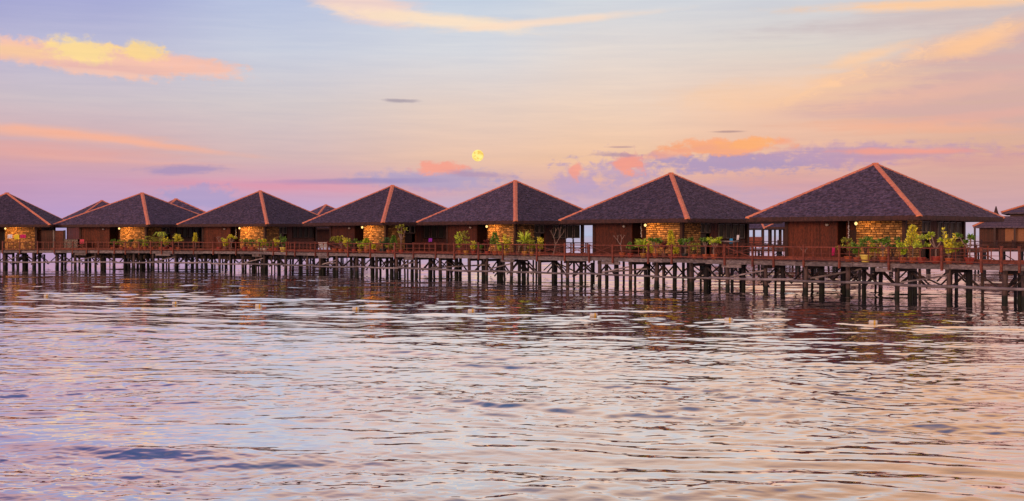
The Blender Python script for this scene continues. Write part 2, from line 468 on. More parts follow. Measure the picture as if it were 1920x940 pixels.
def link(name, me, parent=None, loc=None, rot=None):
    o = bpy.data.objects.new(name, me); col.objects.link(o)
    if parent is not None: o.parent = parent
    if loc is not None: o.location = loc
    if rot is not None: o.rotation_euler = rot
    return o


def thing(name, label, cat, loc=(0, 0, 0), rz=0.0, group=None):
    o = link(name, None, None, loc, (0, 0, rz)); o['label'] = label; o['category'] = cat
    if group: o['group'] = group
    return o


def tagm(o, label, cat, group=None):
    o['label'] = label; o['category'] = cat
    if group: o['group'] = group
    return o


def tree_children(o, idx):
    return idx.get(o.name, [])


def copy_tree(o, parent=None, idx=None):
    c = o.copy(); col.objects.link(c); c.parent = parent
    for ch in idx.get(o.name, []): copy_tree(ch, c, idx)
    return c


def child_index():
    d = {}
    for o in bpy.data.objects:
        if o.parent: d.setdefault(o.parent.name, []).append(o)
    return d


# ------------------------------------------------------------------ water: one sheet to the horizon, real waves near
def make_water():
    rows = []
    y = 11.0
    while y < 420:
        rows.append(y); y += max(.034, y * y / (FPX * HC) * .52)
    rows += list(np.geomspace(430, 30000, 26))
    rows = [-400, -60, -15, 2, 7] + rows
    R = np.array(rows); nr = len(R)
    a = np.linspace(-.62, .62, 821)
    outer = np.array([.75, 1.0, 1.6, 3.0])
    a = np.concatenate([-outer[::-1], a, outer]); nc = len(a)
    Yw = np.maximum(R, 11.0)
    X = Yw[:, None] * a[None, :]
    Y = np.repeat(R[:, None], nc, 1)
    X[R < 11] = np.sign(a) * np.abs(a) * 60 + 0 * a if False else (11.0 * a)[None, :] * 12
    Z = np.zeros_like(X)
    sx = (Yw * (1.24 / 820))[:, None]; sy = np.gradient(R)[:, None]
    L = np.geomspace(.13, 7.0, 90)
    WX = X + .55 * np.sin(Y * .9 + 1.3 * np.sin(X * .37)) + .22 * np.sin(Y * 2.3 + X * 1.1) + 1.1 * np.sin(Y * .31 - X * .13)
    WY = Y + .30 * np.sin(X * .8 + .9 * np.sin(Y * .5)) + .10 * np.sin(X * 2.1 - Y * 1.3) + .8 * np.sin(X * .21 + Y * .17)
    # wind patches shared by all the ripples: calm lanes between ruffled ones
    pn = np.zeros_like(X)
    for i, (wl, a_) in enumerate(((22, 1), (13, .8), (8.5, .7), (5.2, .6), (3.3, .45), (2.1, .3))):
        for j in range(3):
            th = rng.normal(.12, .5); k = 2 * pi / wl
            pn += a_ * np.sin(k * sin(th) * .6 * X + k * cos(th) * Y + rng.uniform(0, 6.28))
    G = .42 + 1.02 / (1 + np.exp(-pn * 1.25))
    for i, l in enumerate(L):
        th = rng.normal(.10, .52)
        k = 2 * pi / l
        slope = .0118 * (.9 if l < .3 else 1.15 if l < 1.1 else 1.0 if l < 2.5 else (2.5 / l) ** .9)
        amp = slope / k
        kx, ky = k * sin(th), k * cos(th)
        ph = rng.uniform(0, 2 * pi)
        # fade a wave out where the grid can no longer carry it
        fade = np.clip((l / np.maximum(np.abs(sy * cos(th)), np.abs(sx * sin(th)) + 1e-6) - 2.2) / 2.0, 0, 1)
        far = np.clip((400 - Yw) / 150, 0, 1)[:, None]
        # wave trains come in patches
        g = .85 + .3 * np.sin(X * (.05 + .011 * (i % 7)) + i) * np.sin(Y * (.043 + .009 * (i % 5)) + 2 * i) 
        Z += G * amp * fade * far * np.clip(g, .05, 1.4) * np.sin(kx * (X + np.clip(l, .3, 2) / 2 * (WX - X)) + ky * (Y + np.clip(l, .3, 2) / 2 * (WY - Y)) + ph)
    # a longer swell, its backs showing the huts' dark reflection in bands
    for i, (l, sl) in enumerate(((3.4, .009), (4.6, .009), (6.1, .009), (8.3, .009), (2.6, .008))):
        th = (.16, .05, .24, -.08, -.14)[i]; k = 2 * pi / l
        g = .35 + .9 * np.clip(np.sin(X * (.034 + .01 * i) + 1.7 * i) * np.sin(Y * (.052 + .012 * i) + .9 * i) + .3, 0, 1.3)
        Z += np.clip((400 - Yw) / 150, 0, 1)[:, None] * np.clip((l / np.maximum(sy, .01) - 2.2) / 2, 0, 1) * g * sl / k * np.sin(k * sin(th) * (X + .6 * (WX - X)) + k * cos(th) * (Y + .6 * (WY - Y)) + 2.1 * i)
    # gusts ruffle the near water with short steep ripples
    for i in range(16):
        l = float(rng.uniform(.45, 1.15)); th = rng.normal(.05, .45); k = 2 * pi / l
        g = np.clip(np.sin(X * (.13 + .02 * (i % 3)) + .23 * Y + i % 3) * np.sin(Y * (.21 + .03 * (i % 4)) - .11 * X + 1.3) + .12, 0, 1)
        Z += np.clip((l / np.maximum(sy, .01) - 2.2) / 2, 0, 1) * np.clip((60 - Yw) / 30, 0, 1)[:, None] * g * .040 / k * np.sin(k * sin(th) * X + k * cos(th) * (Y + .5 * (WY - Y)) + i * 2.4)
    Z[R < 11] = 0
    V = np.stack([X, Y, Z], -1).reshape(-1, 3).astype(np.float32)
    idx = np.arange(nr * nc).reshape(nr, nc)
    F = np.stack([idx[:-1, :-1], idx[:-1, 1:], idx[1:, 1:], idx[1:, :-1]], -1).reshape(-1, 4).astype(np.int32)
    me = bpy.data.meshes.new('water')
    me.vertices.add(len(V)); me.vertices.foreach_set('co', V.ravel())
    me.loops.add(F.size); me.loops.foreach_set('vertex_index', F.ravel())
    me.polygons.add(len(F)); me.polygons.foreach_set('loop_start', np.arange(0, F.size, 4, dtype=np.int32))
    me.update(calc_edges=True); me.shade_smooth()
    me.materials.append(M['water'])
    o = link('water', me); o['kind'] = 'structure'
    print('water quads', len(F))


make_water()

# ------------------------------------------------------------------ moon
mx = (896 - 960) / FPX * 9000; mz = HC + (HOR - 292) / FPX * 9000
prof = [(max(.5, 44.5 * sin(pi * i / 24)), -44.5 * cos(pi * i / 24)) for i in range(25)]
mb = MB(); mb.lathe(prof, 40)
mo = link('moon', mb.mesh('moon', 'moon', True), None, (mx, 9000, mz))
tagm(mo, 'full yellow moon low in the sky left of the middle roof', 'moon')

# ------------------------------------------------------------------ walkway line
ZD = 2.25
LINE = [(36, 62.5), (29.3, 69.5), (20.8, 80.5), (11, 92), (0, 103.5), (-11, 113.8), (-20, 122.3), (-28, 130.7), (-36, 135.4),
        (-44, 138.8), (-53, 141), (-62, 141.5), (-86, 141.5)]
LINE = [Vector((x, y)) for x, y in LINE]
CUM = [0.0]
for a_, b_ in zip(LINE[:-1], LINE[1:]): CUM.append(CUM[-1] + (b_ - a_).length)


def at_s(s, off=0.0):
    """point on the boardwalk's outer edge at arc length s, moved inwards (away from the sea) by off"""
    s = max(0.0, min(CUM[-1] - 1e-6, s))
    for i in range(len(LINE) - 1):
        if s <= CUM[i + 1]:
            d = (LINE[i + 1] - LINE[i]).normalized()
            p = LINE[i] + d * (s - CUM[i]); n = Vector((-d.y, d.x))
            if n.y < 0: n = -n
            q = p + n * off
            return Vector((q.x, q.y, 0)), d, n


def s_at_px(px):
    """arc length where the outer edge passes through photograph column px"""
    lo, hi = 0.0, CUM[-1]
    for _ in range(40):
        mid = (lo + hi) / 2; p, _, _ = at_s(mid)
        if 960 + FPX * p.x / p.y > px: lo = mid
        else: hi = mid
    return (lo + hi) / 2


def on_walk(px, off=.45):
    s = s_at_px(px)
    for _ in range(6):
        p, d, n = at_s(s, off)
        e = (960 + FPX * p.x / p.y) - px
        s += e / FPX * p.y * .7
    return at_s(s, off)


# ------------------------------------------------------------------ bungalow
RH = 9.6 / sqrt(2)      # half side of the roof
WH = 4.67               # half side of the walls
ZE, ZA = 5.36, 9.40     # eave top, apex
TAN = (ZA - ZE) / RH
SL = sqrt(RH * RH + (ZA - ZE) ** 2)

# one roof face: local frame x along the eave, y outward (towards -Y of the cabin), built directly in cabin coordinates for the front face
mb = MB()
mb.add([(-RH, -RH, ZE), (RH, -RH, ZE), (0, 0, ZA)], [(0, 1, 2)])
mb.add([(-RH, -RH, ZE - .26), (RH, -RH, ZE - .26), (RH, -RH, ZE), (-RH, -RH, ZE)], [(0, 1, 2, 3)])
mb.add([(-RH, -RH, ZE - .26), (RH, -RH, ZE - .26), (0, 0, ZE - .26)], [(2, 1, 0)])
roof_face_v = mb


def roof_mesh():
    b = MB(); R_ = RH
    b.add([(-R_, -R_, ZE - .26), (R_, -R_, ZE - .26), (R_, R_, ZE - .26), (-R_, R_, ZE - .26),
           (-R_, -R_, ZE - .04), (R_, -R_, ZE - .04), (R_, R_, ZE - .04), (-R_, R_, ZE - .04), (0, 0, ZA - .06)],
          [(3, 2, 1, 0), (0, 1, 5, 4), (1, 2, 6, 5), (2, 3, 7, 6), (3, 0, 4, 7), (4, 5, 8), (5, 6, 8), (6, 7, 8), (7, 4, 8)])
    return b.mesh('roof', 'roofbase')


def shingle_mesh(far=False):
    b = MB(); course = .21 if not far else .6
    n = int(SL / course); up = Vector((0, RH / SL, (ZA - ZE) / SL)); nrm = Vector((0, -(ZA - ZE) / SL, RH / SL))
    base = Vector((0, -RH, ZE))
    for k in range(n):
        d0 = k * course - .06; d1 = d0 + course * 1.15
        half0 = RH * (1 - max(d0, 0) / SL); 
        x = -half0 + random.uniform(-.1, 0)
        while x < half0:
            w = random.uniform(.13, .26) * (1 if not far else 2.2); x1 = min(x + w, half0 + .02)
            lift = .035 + random.uniform(0, .03); dd = d0 + random.uniform(-.035, .035)
            tilt = random.uniform(-.012, .012)
            xl = max(x, -half0)
            top = RH * (1 - min(d1, SL) / SL)
            xa = max(-top, min(top, xl)); xb = max(-top, min(top, x1))
            P = [base + up * dd + nrm * (lift + tilt) + Vector((xl, 0, 0)), base + up * dd + nrm * (lift - tilt) + Vector((x1 - .012, 0, 0)),
                 base + up * d1 + nrm * .008 + Vector((xb, 0, 0)), base + up * d1 + nrm * .008 + Vector((xa, 0, 0)),
                 base + up * dd - nrm * .01 + Vector((xl, 0, 0)), base + up * dd - nrm * .01 + Vector((x1 - .012, 0, 0))]
            b.add(P, [(0, 1, 2, 3), (4, 5, 1, 0), (4, 0, 3), (1, 5, 2)], random.random() ** 1.3)
            x += w
    return b.mesh('shingle', 'shingle')


def cap_mesh():
    """hip cap: a run of overlapping ridge boards down the front-right hip, like an inverted V"""
    b = MB(); a = Vector((RH * 1.015, -RH * 1.015, ZE - .03)); t = Vector((0, 0, ZA + .03)); n = 16
    d = (t - a); along = d.normalized()
    s1 = Vector((-1, 0, 0)); s2 = Vector((0, 1, 0))   # horizontal directions along the two eaves
    for i in range(n):
        p = a + d * (i / n); q = a + d * min(1.0, (i + 1.12) / n)
        w = .235 + random.uniform(-.012, .012); lift0 = .06 + random.uniform(0, .01); lift1 = .042
        for sd_ in (s1, s2):
            e = Vector((0, 0, 0))
            b.add([p + Vector((0, 0, lift0)), p + sd_ * w * 1.25 + Vector((0, 0, lift0 * .45)), q + sd_ * w * 1.25 + Vector((0, 0, lift1 * .45)), q + Vector((0, 0, lift1)),
                   p + Vector((0, 0, -.02)), p + sd_ * w * 1.25 + Vector((0, 0, -.06)), q + sd_ * w * 1.25 + Vector((0, 0, -.06))],
                  [(0, 3, 2, 1) if sd_ is s2 else (0, 1, 2, 3), (0, 1, 5, 4) if sd_ is s2 else (4, 5, 1, 0), (1, 2, 6, 5)])
    return b.mesh('hip_cap', 'cap')


def fascia_mesh():
    b = MB()
    b.box(-RH + .01, RH + .055, -RH - .05, -RH - .003, ZE - .33, ZE - .09)
    # ragged shingle ends hanging over the board
    x = -RH
    while x < RH - .1:
        w = random.uniform(.12, .26); b.box(x, x + w - .015, -RH - .085, -RH - .052, ZE - .20 - random.uniform(0, .09), ZE + .0)
        x += w
    return b.mesh('eave_board', 'fascia')


def boards_mesh(x0, x1, z0, z1, th=.05, w=.125, m='board', flip=False):
    b = MB(); x = x0
    b.box(x0, x1, .012, .07, z0, z1)
    while x < x1 - .03:
        e = min(x + w, x1); o_ = random.uniform(0, .018)
        b.box(x + .006, e - .006, -th - o_, .01, z0 + .01, z1 - random.uniform(0, .01))
        x += w
    return b.mesh('wall_board', m)


def stones(x0, x1, z0, z1):
    """staggered blocks covering a panel, list of (xc, zc, w, h, depth)"""
    out = []; z = z0; r = 0
    while z < z1 - .06:
        h = min(random.choice((.14, .16, .16, .18)), z1 - z)
        x = x0 - (random.uniform(.1, .4) if r else 0)
        while x < x1 - .02:
            w = random.uniform(.28, .52); a_ = max(x, x0); e = min(x + w, x1)
            if e - a_ > .06: out.append(((a_ + e) / 2, z + h / 2, e - a_, h, random.uniform(.03, .10)))
            x += w
        z += h; r += 1
    return out


ZW = ZE - .262          # soffit height: wall tops butt under it
zs0, zs1 = ZD, ZW
OPEN_X0, OPEN_X1 = -.47, 1.0
st_front = stones(OPEN_X1 + .02, WH - .12, zs0, zs1 - .02)
st_side = stones(-WH + .12, -2.18, zs0, zs1 - .02)
unit = {}


def block_mesh(w, h, d):
    b = MB(); c = .012; w2, h2 = w / 2 - c, h / 2 - c
    e = .02
    b.add([(-w2, 0, -h2), (w2, 0, -h2), (w2, 0, h2), (-w2, 0, h2), (-w2 + e, -d, -h2 + e), (w2 - e, -d, -h2 + e), (w2 - e, -d, h2 - e), (-w2 + e, -d, h2 - e)],
          [(0, 1, 5, 4), (1, 2, 6, 5), (2, 3, 7, 6), (3, 0, 4, 7), (4, 5, 6, 7)])
    return b.mesh('stone_block', 'stone')


BM = [block_mesh(w, h, d) for w in (.26, .34, .42, .50) for h in (.14, .16, .18) for d in (.05, .085)]


def pick_block(w, h, d):
    wi = min(range(4), key=lambda i: abs((.26, .34, .42, .50)[i] - w)); hi_ = min(range(3), key=lambda i: abs((.14, .16, .18)[i] - h))
    return BM[wi * 6 + hi_ * 2 + (1 if d > .065 else 0)], w / (.26, .34, .42, .50)[wi], h / (.14, .16, .18)[hi_]


def stone_joined(lst):
    b = MB()
    for xc, zc, w, h, d in lst:
        c = .012; e = .02; w2, h2 = w / 2 - c, h / 2 - c
        if w2 < .03: continue
        b.add([(xc - w2, 0, zc - h2), (xc + w2, 0, zc - h2), (xc + w2, 0, zc + h2), (xc - w2, 0, zc + h2), (xc - w2 + e, -d, zc - h2 + e), (xc + w2 - e, -d, zc - h2 + e), (xc + w2 - e, -d, zc + h2 - e), (xc - w2 + e, -d, zc + h2 - e)],
              [(0, 1, 5, 4), (1, 2, 6, 5), (2, 3, 7, 6), (3, 0, 4, 7), (4, 5, 6, 7)])
    return b.mesh('stone_block', 'stone_s')


def box_me(name, m, *a):
    b = MB(); b.box(*a); return b.mesh(name, m)


def pile_mesh(r, z0, z1, m='piled', n=9):
    b = MB(); k = 5; pts = []; rr = []
    for i in range(k + 1):
        pts.append((random.uniform(-.02, .02), random.uniform(-.02, .02), z0 + (z1 - z0) * i / k)); rr.append(r * random.uniform(.93, 1.07))
    b.tube(pts, rr, n)
    return b.mesh('pile', m, True)


def window_meshes(w, h, m='frame'):
    f_ = MB(); t_ = .055
    f_.box(-w / 2, -w / 2 + t_, -.06, .02, 0, h); f_.box(w / 2 - t_, w / 2, -.06, .02, 0, h)
    f_.box(-w / 2 + t_, w / 2 - t_, -.06, .02, 0, t_); f_.box(-w / 2 + t_, w / 2 - t_, -.06, .02, h - t_, h)
    p_ = MB(); p_.box(-w / 2 + t_, w / 2 - t_, -.015, -.003, t_, h - t_)
    return f_.mesh('window', m), p_.mesh('pane', 'glass')


SHARED = dict(roof=roof_mesh(), shingle=shingle_mesh(), cap=cap_mesh(), eave=fascia_mesh(), shingle_far=shingle_mesh(True))
SHARED['win_s'] = window_meshes(.62, .78); SHARED['win_t'] = window_meshes(.78, 1.25); SHARED['win_d'] = window_meshes(.78, 1.35, 'framed')
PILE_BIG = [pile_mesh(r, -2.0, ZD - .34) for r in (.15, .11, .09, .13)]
BR = []
for sgn in (-1, 1):
    b = MB(); b.beam((sgn * .05, 0, ZD - .75), (sgn * 1.15, 0, .45), .10, .10); BR.append(b.mesh('brace', 'brace'))


def roof_parts(root, far=False):
    rf = link('roof', SHARED['roof'], root)
    for k in range(4):
        sh = link('shingle', SHARED['shingle_far' if far else 'shingle'], rf, None, (0, 0, k * pi / 2)); sh['kind'] = 'stuff'
    for k in range(4): link('hip_cap', SHARED['cap'], rf, None, (0, 0, k * pi / 2))
    for k in range(4): link('eave_board', SHARED['eave'], rf, None, (0, 0, k * pi / 2))
    return rf


def make_bungalow(kind, porch=False):
    """kind: 'stones' = stone blocks as single objects, 'joined' = stones too small to pick apart, 'far' = distant"""
    root = link('bungalow', None)
    far = kind == 'far'
    roof_parts(root, far)
    # walls; front face looks along -Y, side face along +X
    link('wood_wall', boards_mesh(-WH, OPEN_X0, zs0, zs1), root, (0, -WH, 0))
    for o_ in (root.children if False else ()): pass
    if far:
        link('wood_wall', boards_mesh(OPEN_X0, WH - .13, zs0, zs1), root, (0, -WH, 0))
        link('side_wall', boards_mesh(-WH, WH, zs0, zs1), root, (WH, 0, 0), (0, 0, pi / 2))
    else:
        sw = link('stone_wall', box_me('stone_wall', 'mortar', OPEN_X1, WH - .1, -WH + .0, -WH + .12, zs0, zs1), root)
        sw2 = link('stone_wall', box_me('stone_wall', 'mortar', WH - .12, WH, -WH + .1, -2.15, zs0, zs1), root)
        if kind == 'stones':
            for xc, zc, w, h, d in st_front:
                me, kx, kz = pick_block(w, h, d); o_ = link('stone_block', me, sw, (xc, -WH + .004, zc)); o_.scale = (kx, 1, kz)
            for yc, zc, w, h, d in st_side:
                me, kx, kz = pick_block(w, h, d); o_ = link('stone_block', me, sw2, (WH - .004, yc, zc), (0, 0, pi / 2)); o_.scale = (kx, 1, kz)
        else:
            o_ = link('stone_block', stone_joined(st_front), sw, (0, -WH + .004, 0)); o_['kind'] = 'stuff'
            o_ = link('stone_block', stone_joined(st_side), sw2, (WH - .004, 0, 0), (0, 0, pi / 2)); o_['kind'] = 'stuff'
        # recessed entrance with a door
        link('recess_wall', boards_mesh(OPEN_X0, OPEN_X1 + .05, zs0, zs1), root, (0, -WH + 1.3, 0))
        link('recess_wall', box_me('recess_wall', 'post', OPEN_X0 - .1, OPEN_X0 - .005, -WH + .05, -WH + 1.3, zs0, zs1), root)
        link('recess_wall', box_me('recess_wall', 'post', OPEN_X1 + .005, OPEN_X1 + .1, -WH + .13, -WH + 1.3, zs0, zs1), root)
        dr = link('door', box_me('door', 'door', OPEN_X0 + .25, OPEN_X1 - .2, -WH + 1.16, -WH + 1.22, zs0 + .02, zs0 + 2.15), root)
        link('handle', box_me('handle', 'pot_ochre', OPEN_X1 - .38, OPEN_X1 - .33, -WH + 1.1, -WH + 1.155, zs0 + .95, zs0 + 1.15), dr)
        # side wall: opening, panels, high windows
        link('door', box_me('door', 'door', WH - .3, WH - .24, -2.10, -1.0, zs0 + .02, zs0 + 1.9), root)
        w_, p_ = SHARED['win_s']
        for y in (-1.82, -1.12):
            wo_ = link('window', w_, root, (WH - .02, y, zs1 - .86), (0, 0, pi / 2)); link('pane', p_, wo_)
        link('lintel', box_me('lintel', 'post', WH - .1, WH - .01, -2.14, -.72, zs0 + 1.92, zs1 - .875), root)
        link('wood_wall', boards_mesh(-.70, .32, zs0, zs1), root, (WH - .05, 0, 0), (0, 0, pi / 2))
        link('wood_wall', boards_mesh(.34, 2.3 if porch else WH - .2, zs0, zs0 + 1.42), root, (WH - .05, 0, 0), (0, 0, pi / 2))
        if porch:
            link('wood_wall', boards_mesh(2.2, WH - .15, zs0, zs1), root, (0, 2.35, 0))
            link('wood_wall', boards_mesh(2.42, WH - .1, zs0, zs1), root, (2.2, 0, 0), (0, 0, pi / 2))
            link('terrace_post', box_me('terrace_post', 'post', WH - .08, WH + .02, 3.3, 3.42, zs0, zs0 + 1.42), root)
        w_, p_ = SHARED['win_t'] if kind == 'stones' else SHARED['win_d']
        for k in range(4):
            y = .80 + k * 1.02
            wo_ = link('window', w_, root, (WH - .02, y, zs0 + 1.5), (0, 0, pi / 2)); link('pane', p_, wo_)
            if k < 3: link('mullion', box_me('mullion', 'post', WH - .1, WH - .01, y + .40, y + .62, zs0 + 1.44, zs1), root)
        # porch lamp on the stone wall
        lm = link('porch_lamp', box_me('porch_lamp', 'metal', OPEN_X1 + .08, OPEN_X1 + .2, -WH - .22, -WH - .0, ZW - .16, ZW - .1), root)
        b = MB(); b.lathe([(.03, -.12)] + [(.11 * sin(pi * i / 8), -.0 - .11 * cos(pi * i / 8)) for i in range(1, 8)] + [(.03, .12)], 12, OPEN_X1 + .14, -WH - .30)
        b.v = [(x, y, z + ZW - .24) for x, y, z in b.v]
        link('globe', b.mesh('globe', 'glow', True), lm)
        ld = bpy.data.lights.new('porch_light', 'SPOT'); ld.energy = 105; ld.color = (1, .47, .10); ld.shadow_soft_size = .12; ld.spot_size = radians(150); ld.spot_blend = .9
        lo = bpy.data.objects.new('porch_light', ld); col.objects.link(lo); lo.parent = lm; lo.location = (OPEN_X1 + .75, -WH - 1.25, ZW - .25)
        lo.rotation_euler = Vector((-.55, -1.25, .9)).to_track_quat('Z', 'Y').to_euler()
        # unlit globe on the wood wall
        b = MB(); b.lathe([(.03, -.1), (.12, -.05), (.14, 0), (.1, .07), (.03, .1)], 10, OPEN_X0 - .75, -WH - .2)
        b.v = [(x, y, z + ZW - .32) for x, y, z in b.v]
        link('wall_light', b.mesh('wall_light', 'shell', True), root)
    # corner posts, back and left walls
    for x, y in ((-WH, -WH), (WH, -WH), (WH, WH), (-WH, WH)):
        link('corner_post', box_me('corner_post', 'post', x - .13, x + .13, y - .13, y + .13, zs0 - .02, zs1 + .001), root)
    link('back_wall', boards_mesh(-2.2 if porch else -WH, WH, zs0, zs1), root, (0, WH, 0), (0, 0, pi))
    link('left_wall', boards_mesh(-WH, WH, zs0, zs1), root, (-WH, 0, 0), (0, 0, -pi / 2))
    # platform
    b = MB(); x0, x1, y0, y1 = -6.1, 6.1, -6.6, 6.1
    y = y0
    while y < y1:
        b.box(x0, x1, y, y + .16, ZD - .07, ZD - .015 - random.uniform(0, .006)); y += .172
    pf = link('platform', b.mesh('platform', 'deck'), root); pf['kind'] = 'stuff'
    for a_ in ((x0, x1, y0 - .07, y0, ZD - .30, ZD - .02), (x0, x1, y1 + .01, y1 + .08, ZD - .30, ZD - .02),
               (x0 - .07, x0, y0, y1, ZD - .30, ZD - .02), (x1, x1 + .07, y0, y1, ZD - .30, ZD - .02)):
        link('edge_beam', box_me('edge_beam', 'grey', *a_), root)
    for y in (-6.2, -3.4, 0, 3.4, 5.8):
        link('cross_beam', box_me('cross_beam', 'brace', x0 + .02, x1 - .02, y - .12, y + .12, ZD - .36, ZD - .08), root)
    i = 0
    for y in (-5.0, .3, 5.5):
        for x in (-5.6, -2.6, .2, 3.1, 5.7):
            i += 1
            jx, jy = random.uniform(-.6, .6), random.uniform(-.4, .4)
            link('pile', PILE_BIG[(i * 7 + int(x)) % 4], root, (x + jx, y + jy, 0), (0, 0, random.random() * 6))
            if i % 3 != 0:
                r = 0 if i % 3 else pi / 2
                for q in BR: link('brace', q, root, (x + jx, y + jy, 0), (0, 0, r + pi / 4 * (i % 4 == 1)))
    # terrace rail on the open side
    for yy in (-2.0, 0, 2.0, 4.0, 6.0):
        link('terrace_post', box_me('terrace_post', 'rail', 5.9, 6.0, yy - .05, yy + .05, ZD - .02, ZD + 1.0), root)
    link('terrace_rail', box_me('terrace_rail', 'rail', 5.91, 5.99, -2, 6, ZD + 1.0, ZD + 1.07), root)
    link('terrace_rail', box_me('terrace_rail', 'rail', 5.92, 5.98, -2, 6, ZD + .5, ZD + .56), root)
    for xx in (-4.0, -2, 0, 2.0, 4.0, 6.0):
        link('terrace_post', box_me('terrace_post', 'rail', xx - .05, xx + .05, 5.9, 6.0, ZD - .02, ZD + 1.0), root)
    link('terrace_rail', box_me('terrace_rail', 'rail', -6, 6, 5.91, 5.99, ZD + 1.0, ZD + 1.07), root)
    link('terrace_rail', box_me('terrace_rail', 'rail', -6, 6, 5.92, 5.98, ZD + .5, ZD + .56), root)
    for o_ in [q for q in bpy.data.objects if q.parent == root and q.name.split('.')[0] in ('wood_wall', 'back_wall', 'left_wall', 'side_wall', 'recess_wall') and len(q.data.vertices) > 24]:
        o_['kind'] = 'stuff'
    return root


protoS = make_bungalow('stones'); protoP = make_bungalow('stones', True); protoJ = make_bungalow('joined'); protoF = make_bungalow('far')
IDX = child_index()
CAB = [  # px apex, py apex, theta, scale, kind, label
    (1641, 307, 0.0, 1.0, 'S', 'largest bungalow at the right, its roof the highest, yellow pot before its stone wall'),
    (1258, 325, 0.0, 1.0, 'S', 'bungalow second from the right with a bare frangipani and blue towel before it'),
    (966, 339, 0.0, 1.0, 'P', 'middle bungalow right of the moon, its orange front hip standing upright'),
    (736, 348, 0.0, 1.0, 'J', 'bungalow left of the moon whose front orange hip leans down to the left'),
    (488, 358, .29, 1.0, 'J', 'third bungalow from the left, brightly lamplit orange wall'),
    (266.5, 362, .37, 1.1, 'J', 'second bungalow from the left, lit stone wall with a low row of pots before it'),
    (13, 362, .93, 1.0, 'J', 'leftmost bungalow, cut by the picture edge, with towels on its rail'),
]
used = set(); CABO = []
for px, py, th, sc, kd, lab in CAB:
    Y = 5.4 * FPX / (HOR - py); X = (px - 960) / FPX * Y
    pr = {'S': protoS, 'P': protoP, 'J': protoJ}[kd]
    o_ = pr if kd not in used else copy_tree(pr, None, IDX); used.add(kd)
    o_.location = (X, Y, 0); o_.rotation_euler = (0, 0, th - pi / 4); o_.scale = (sc, sc, 1)
    o_['label'] = lab; o_['category'] = 'bungalow'; o_['group'] = 'bungalows in a row along the boardwalk'
    for q in o_.children_recursive:
        if q.type == 'LIGHT':
            q.data = q.data.copy(); q.data.energy = {1641: 58, 1258: 95, 966: 118, 736: 135, 488: 185, 266.5: 165, 13: 110}[px]
    CABO.append(o_)
    if px in (488, 266.5):
        q = link('underfloor_skirt', boards_mesh(-5.9, 5.9, 1.22, ZD - .37, m='pile'), o_, (0, -4.7, 0)); q['kind'] = 'stuff'
        q = link('underfloor_skirt', boards_mesh(-4.6, 5.9, 1.22, ZD - .37, m='pile'), o_, (5.95, 0, 0), (0, 0, pi / 2)); q['kind'] = 'stuff'
FAR = [
    (191, 376, -.2, .88, 'far bungalow roof peeping up left of the second roof from the left'),
    (330, 373, -.2, 1, 'far bungalow roof showing between the second and third roofs from the left'),
    (611, 384, -.17, 1, 'small far bungalow roof peeping out right of the third roof from the left'),
    (1546, 378, .1, 1, 'far bungalow with a woven orange wall seen under the left eave of the largest bungalow'),
]
for i, (px, py, th, sc, lab) in enumerate(FAR):
    Y = 5.4 * FPX / (HOR - py); X = (px - 960) / FPX * Y
    o_ = protoF if i == 0 else copy_tree(protoF, None, IDX)
    o_.location = (X, Y, 0); o_.rotation_euler = (0, 0, th - pi / 4)
    o_['label'] = lab; o_['category'] = 'bungalow'; o_['group'] = 'far bungalows behind the row'; o_.scale = (sc, sc, 1)
    if i == 0: o_.scale = (.88, .88, .866); o_.location.z = 1.26
    if i == 3: link('woven_panel', box_me('woven_panel', 'panel', -2.6, 2.2, -WH - .13, -WH - .08, zs0 + .5, zs1 - .3), o_)

# privacy screen between the two leftmost bungalows
sc_ = thing('privacy_screen', 'reddish brown board screen behind the rail between the two leftmost bungalows', 'screen')
for pa, pb in ((56, 99), (103, 119)):
    xa, xb = (pa - 960) / FPX * 145, (pb - 960) / FPX * 145
    q = link('screen_panel', boards_mesh(0, xb - xa, ZD, 4.62), sc_, (xa, 145, 0)); q['kind'] = 'stuff'
for pa in (54.5, 101, 121):
    x = (pa - 960) / FPX * 145; link('post', box_me('post', 'frame' if pa == 101 else 'post', x - .09, x + .09, 144.9, 145.12, ZD - .3, 4.66), sc_)

# open pavilion far behind, in the gap right of the second bungalow from the right
pv = thing('pavilion', 'far open sided pavilion between the two biggest bungalows, light showing between its posts', 'pavilion', (47, 228, 0), -pi / 4)
pr_ = link('roof', SHARED['roof'], pv); 
for k in range(4):
    q = link('shingle', SHARED['shingle_far'], pr_, None, (0, 0, k * pi / 2)); q['kind'] = 'stuff'
    link('hip_cap', SHARED['cap'], pr_, None, (0, 0, k * pi / 2))
for x in (-6, -4, -2, 0, 2, 4, 6):
    for y in (-6, 6):
        link('post', box_me('post', 'post', x - .14, x + .14, y - .14, y + .14, ZD, ZW), pv)
for y in (-4, -2, 0, 2, 4):
    for x in (-6, 6):
        link('post', box_me('post', 'post', x - .14, x + .14, y - .14, y + .14, ZD, ZW), pv)
link('low_wall', box_me('low_wall', 'rail', -6, 6, -6.05, -5.95, ZD, ZD + 1.5), pv)
link('low_wall', box_me('low_wall', 'rail', -6.05, -5.95, -5.9, 6, ZD, ZD + 1.5), pv)
link('platform', box_me('platform', 'deck', -7, 7, -7, 7, ZD - .3, ZD - .01), pv)
for x in (-6, -2, 2, 6):
    for y in (-6, 0, 6): link('pile', PILE_BIG[0], pv, (x, y, 0))

# two-tiered hall at the right edge
hall = thing('hall', 'far two tiered hall with woven orange walls at the right edge of the picture', 'hall', (75.3, 156.5, 0), -radians(25.7))
HALL = hall


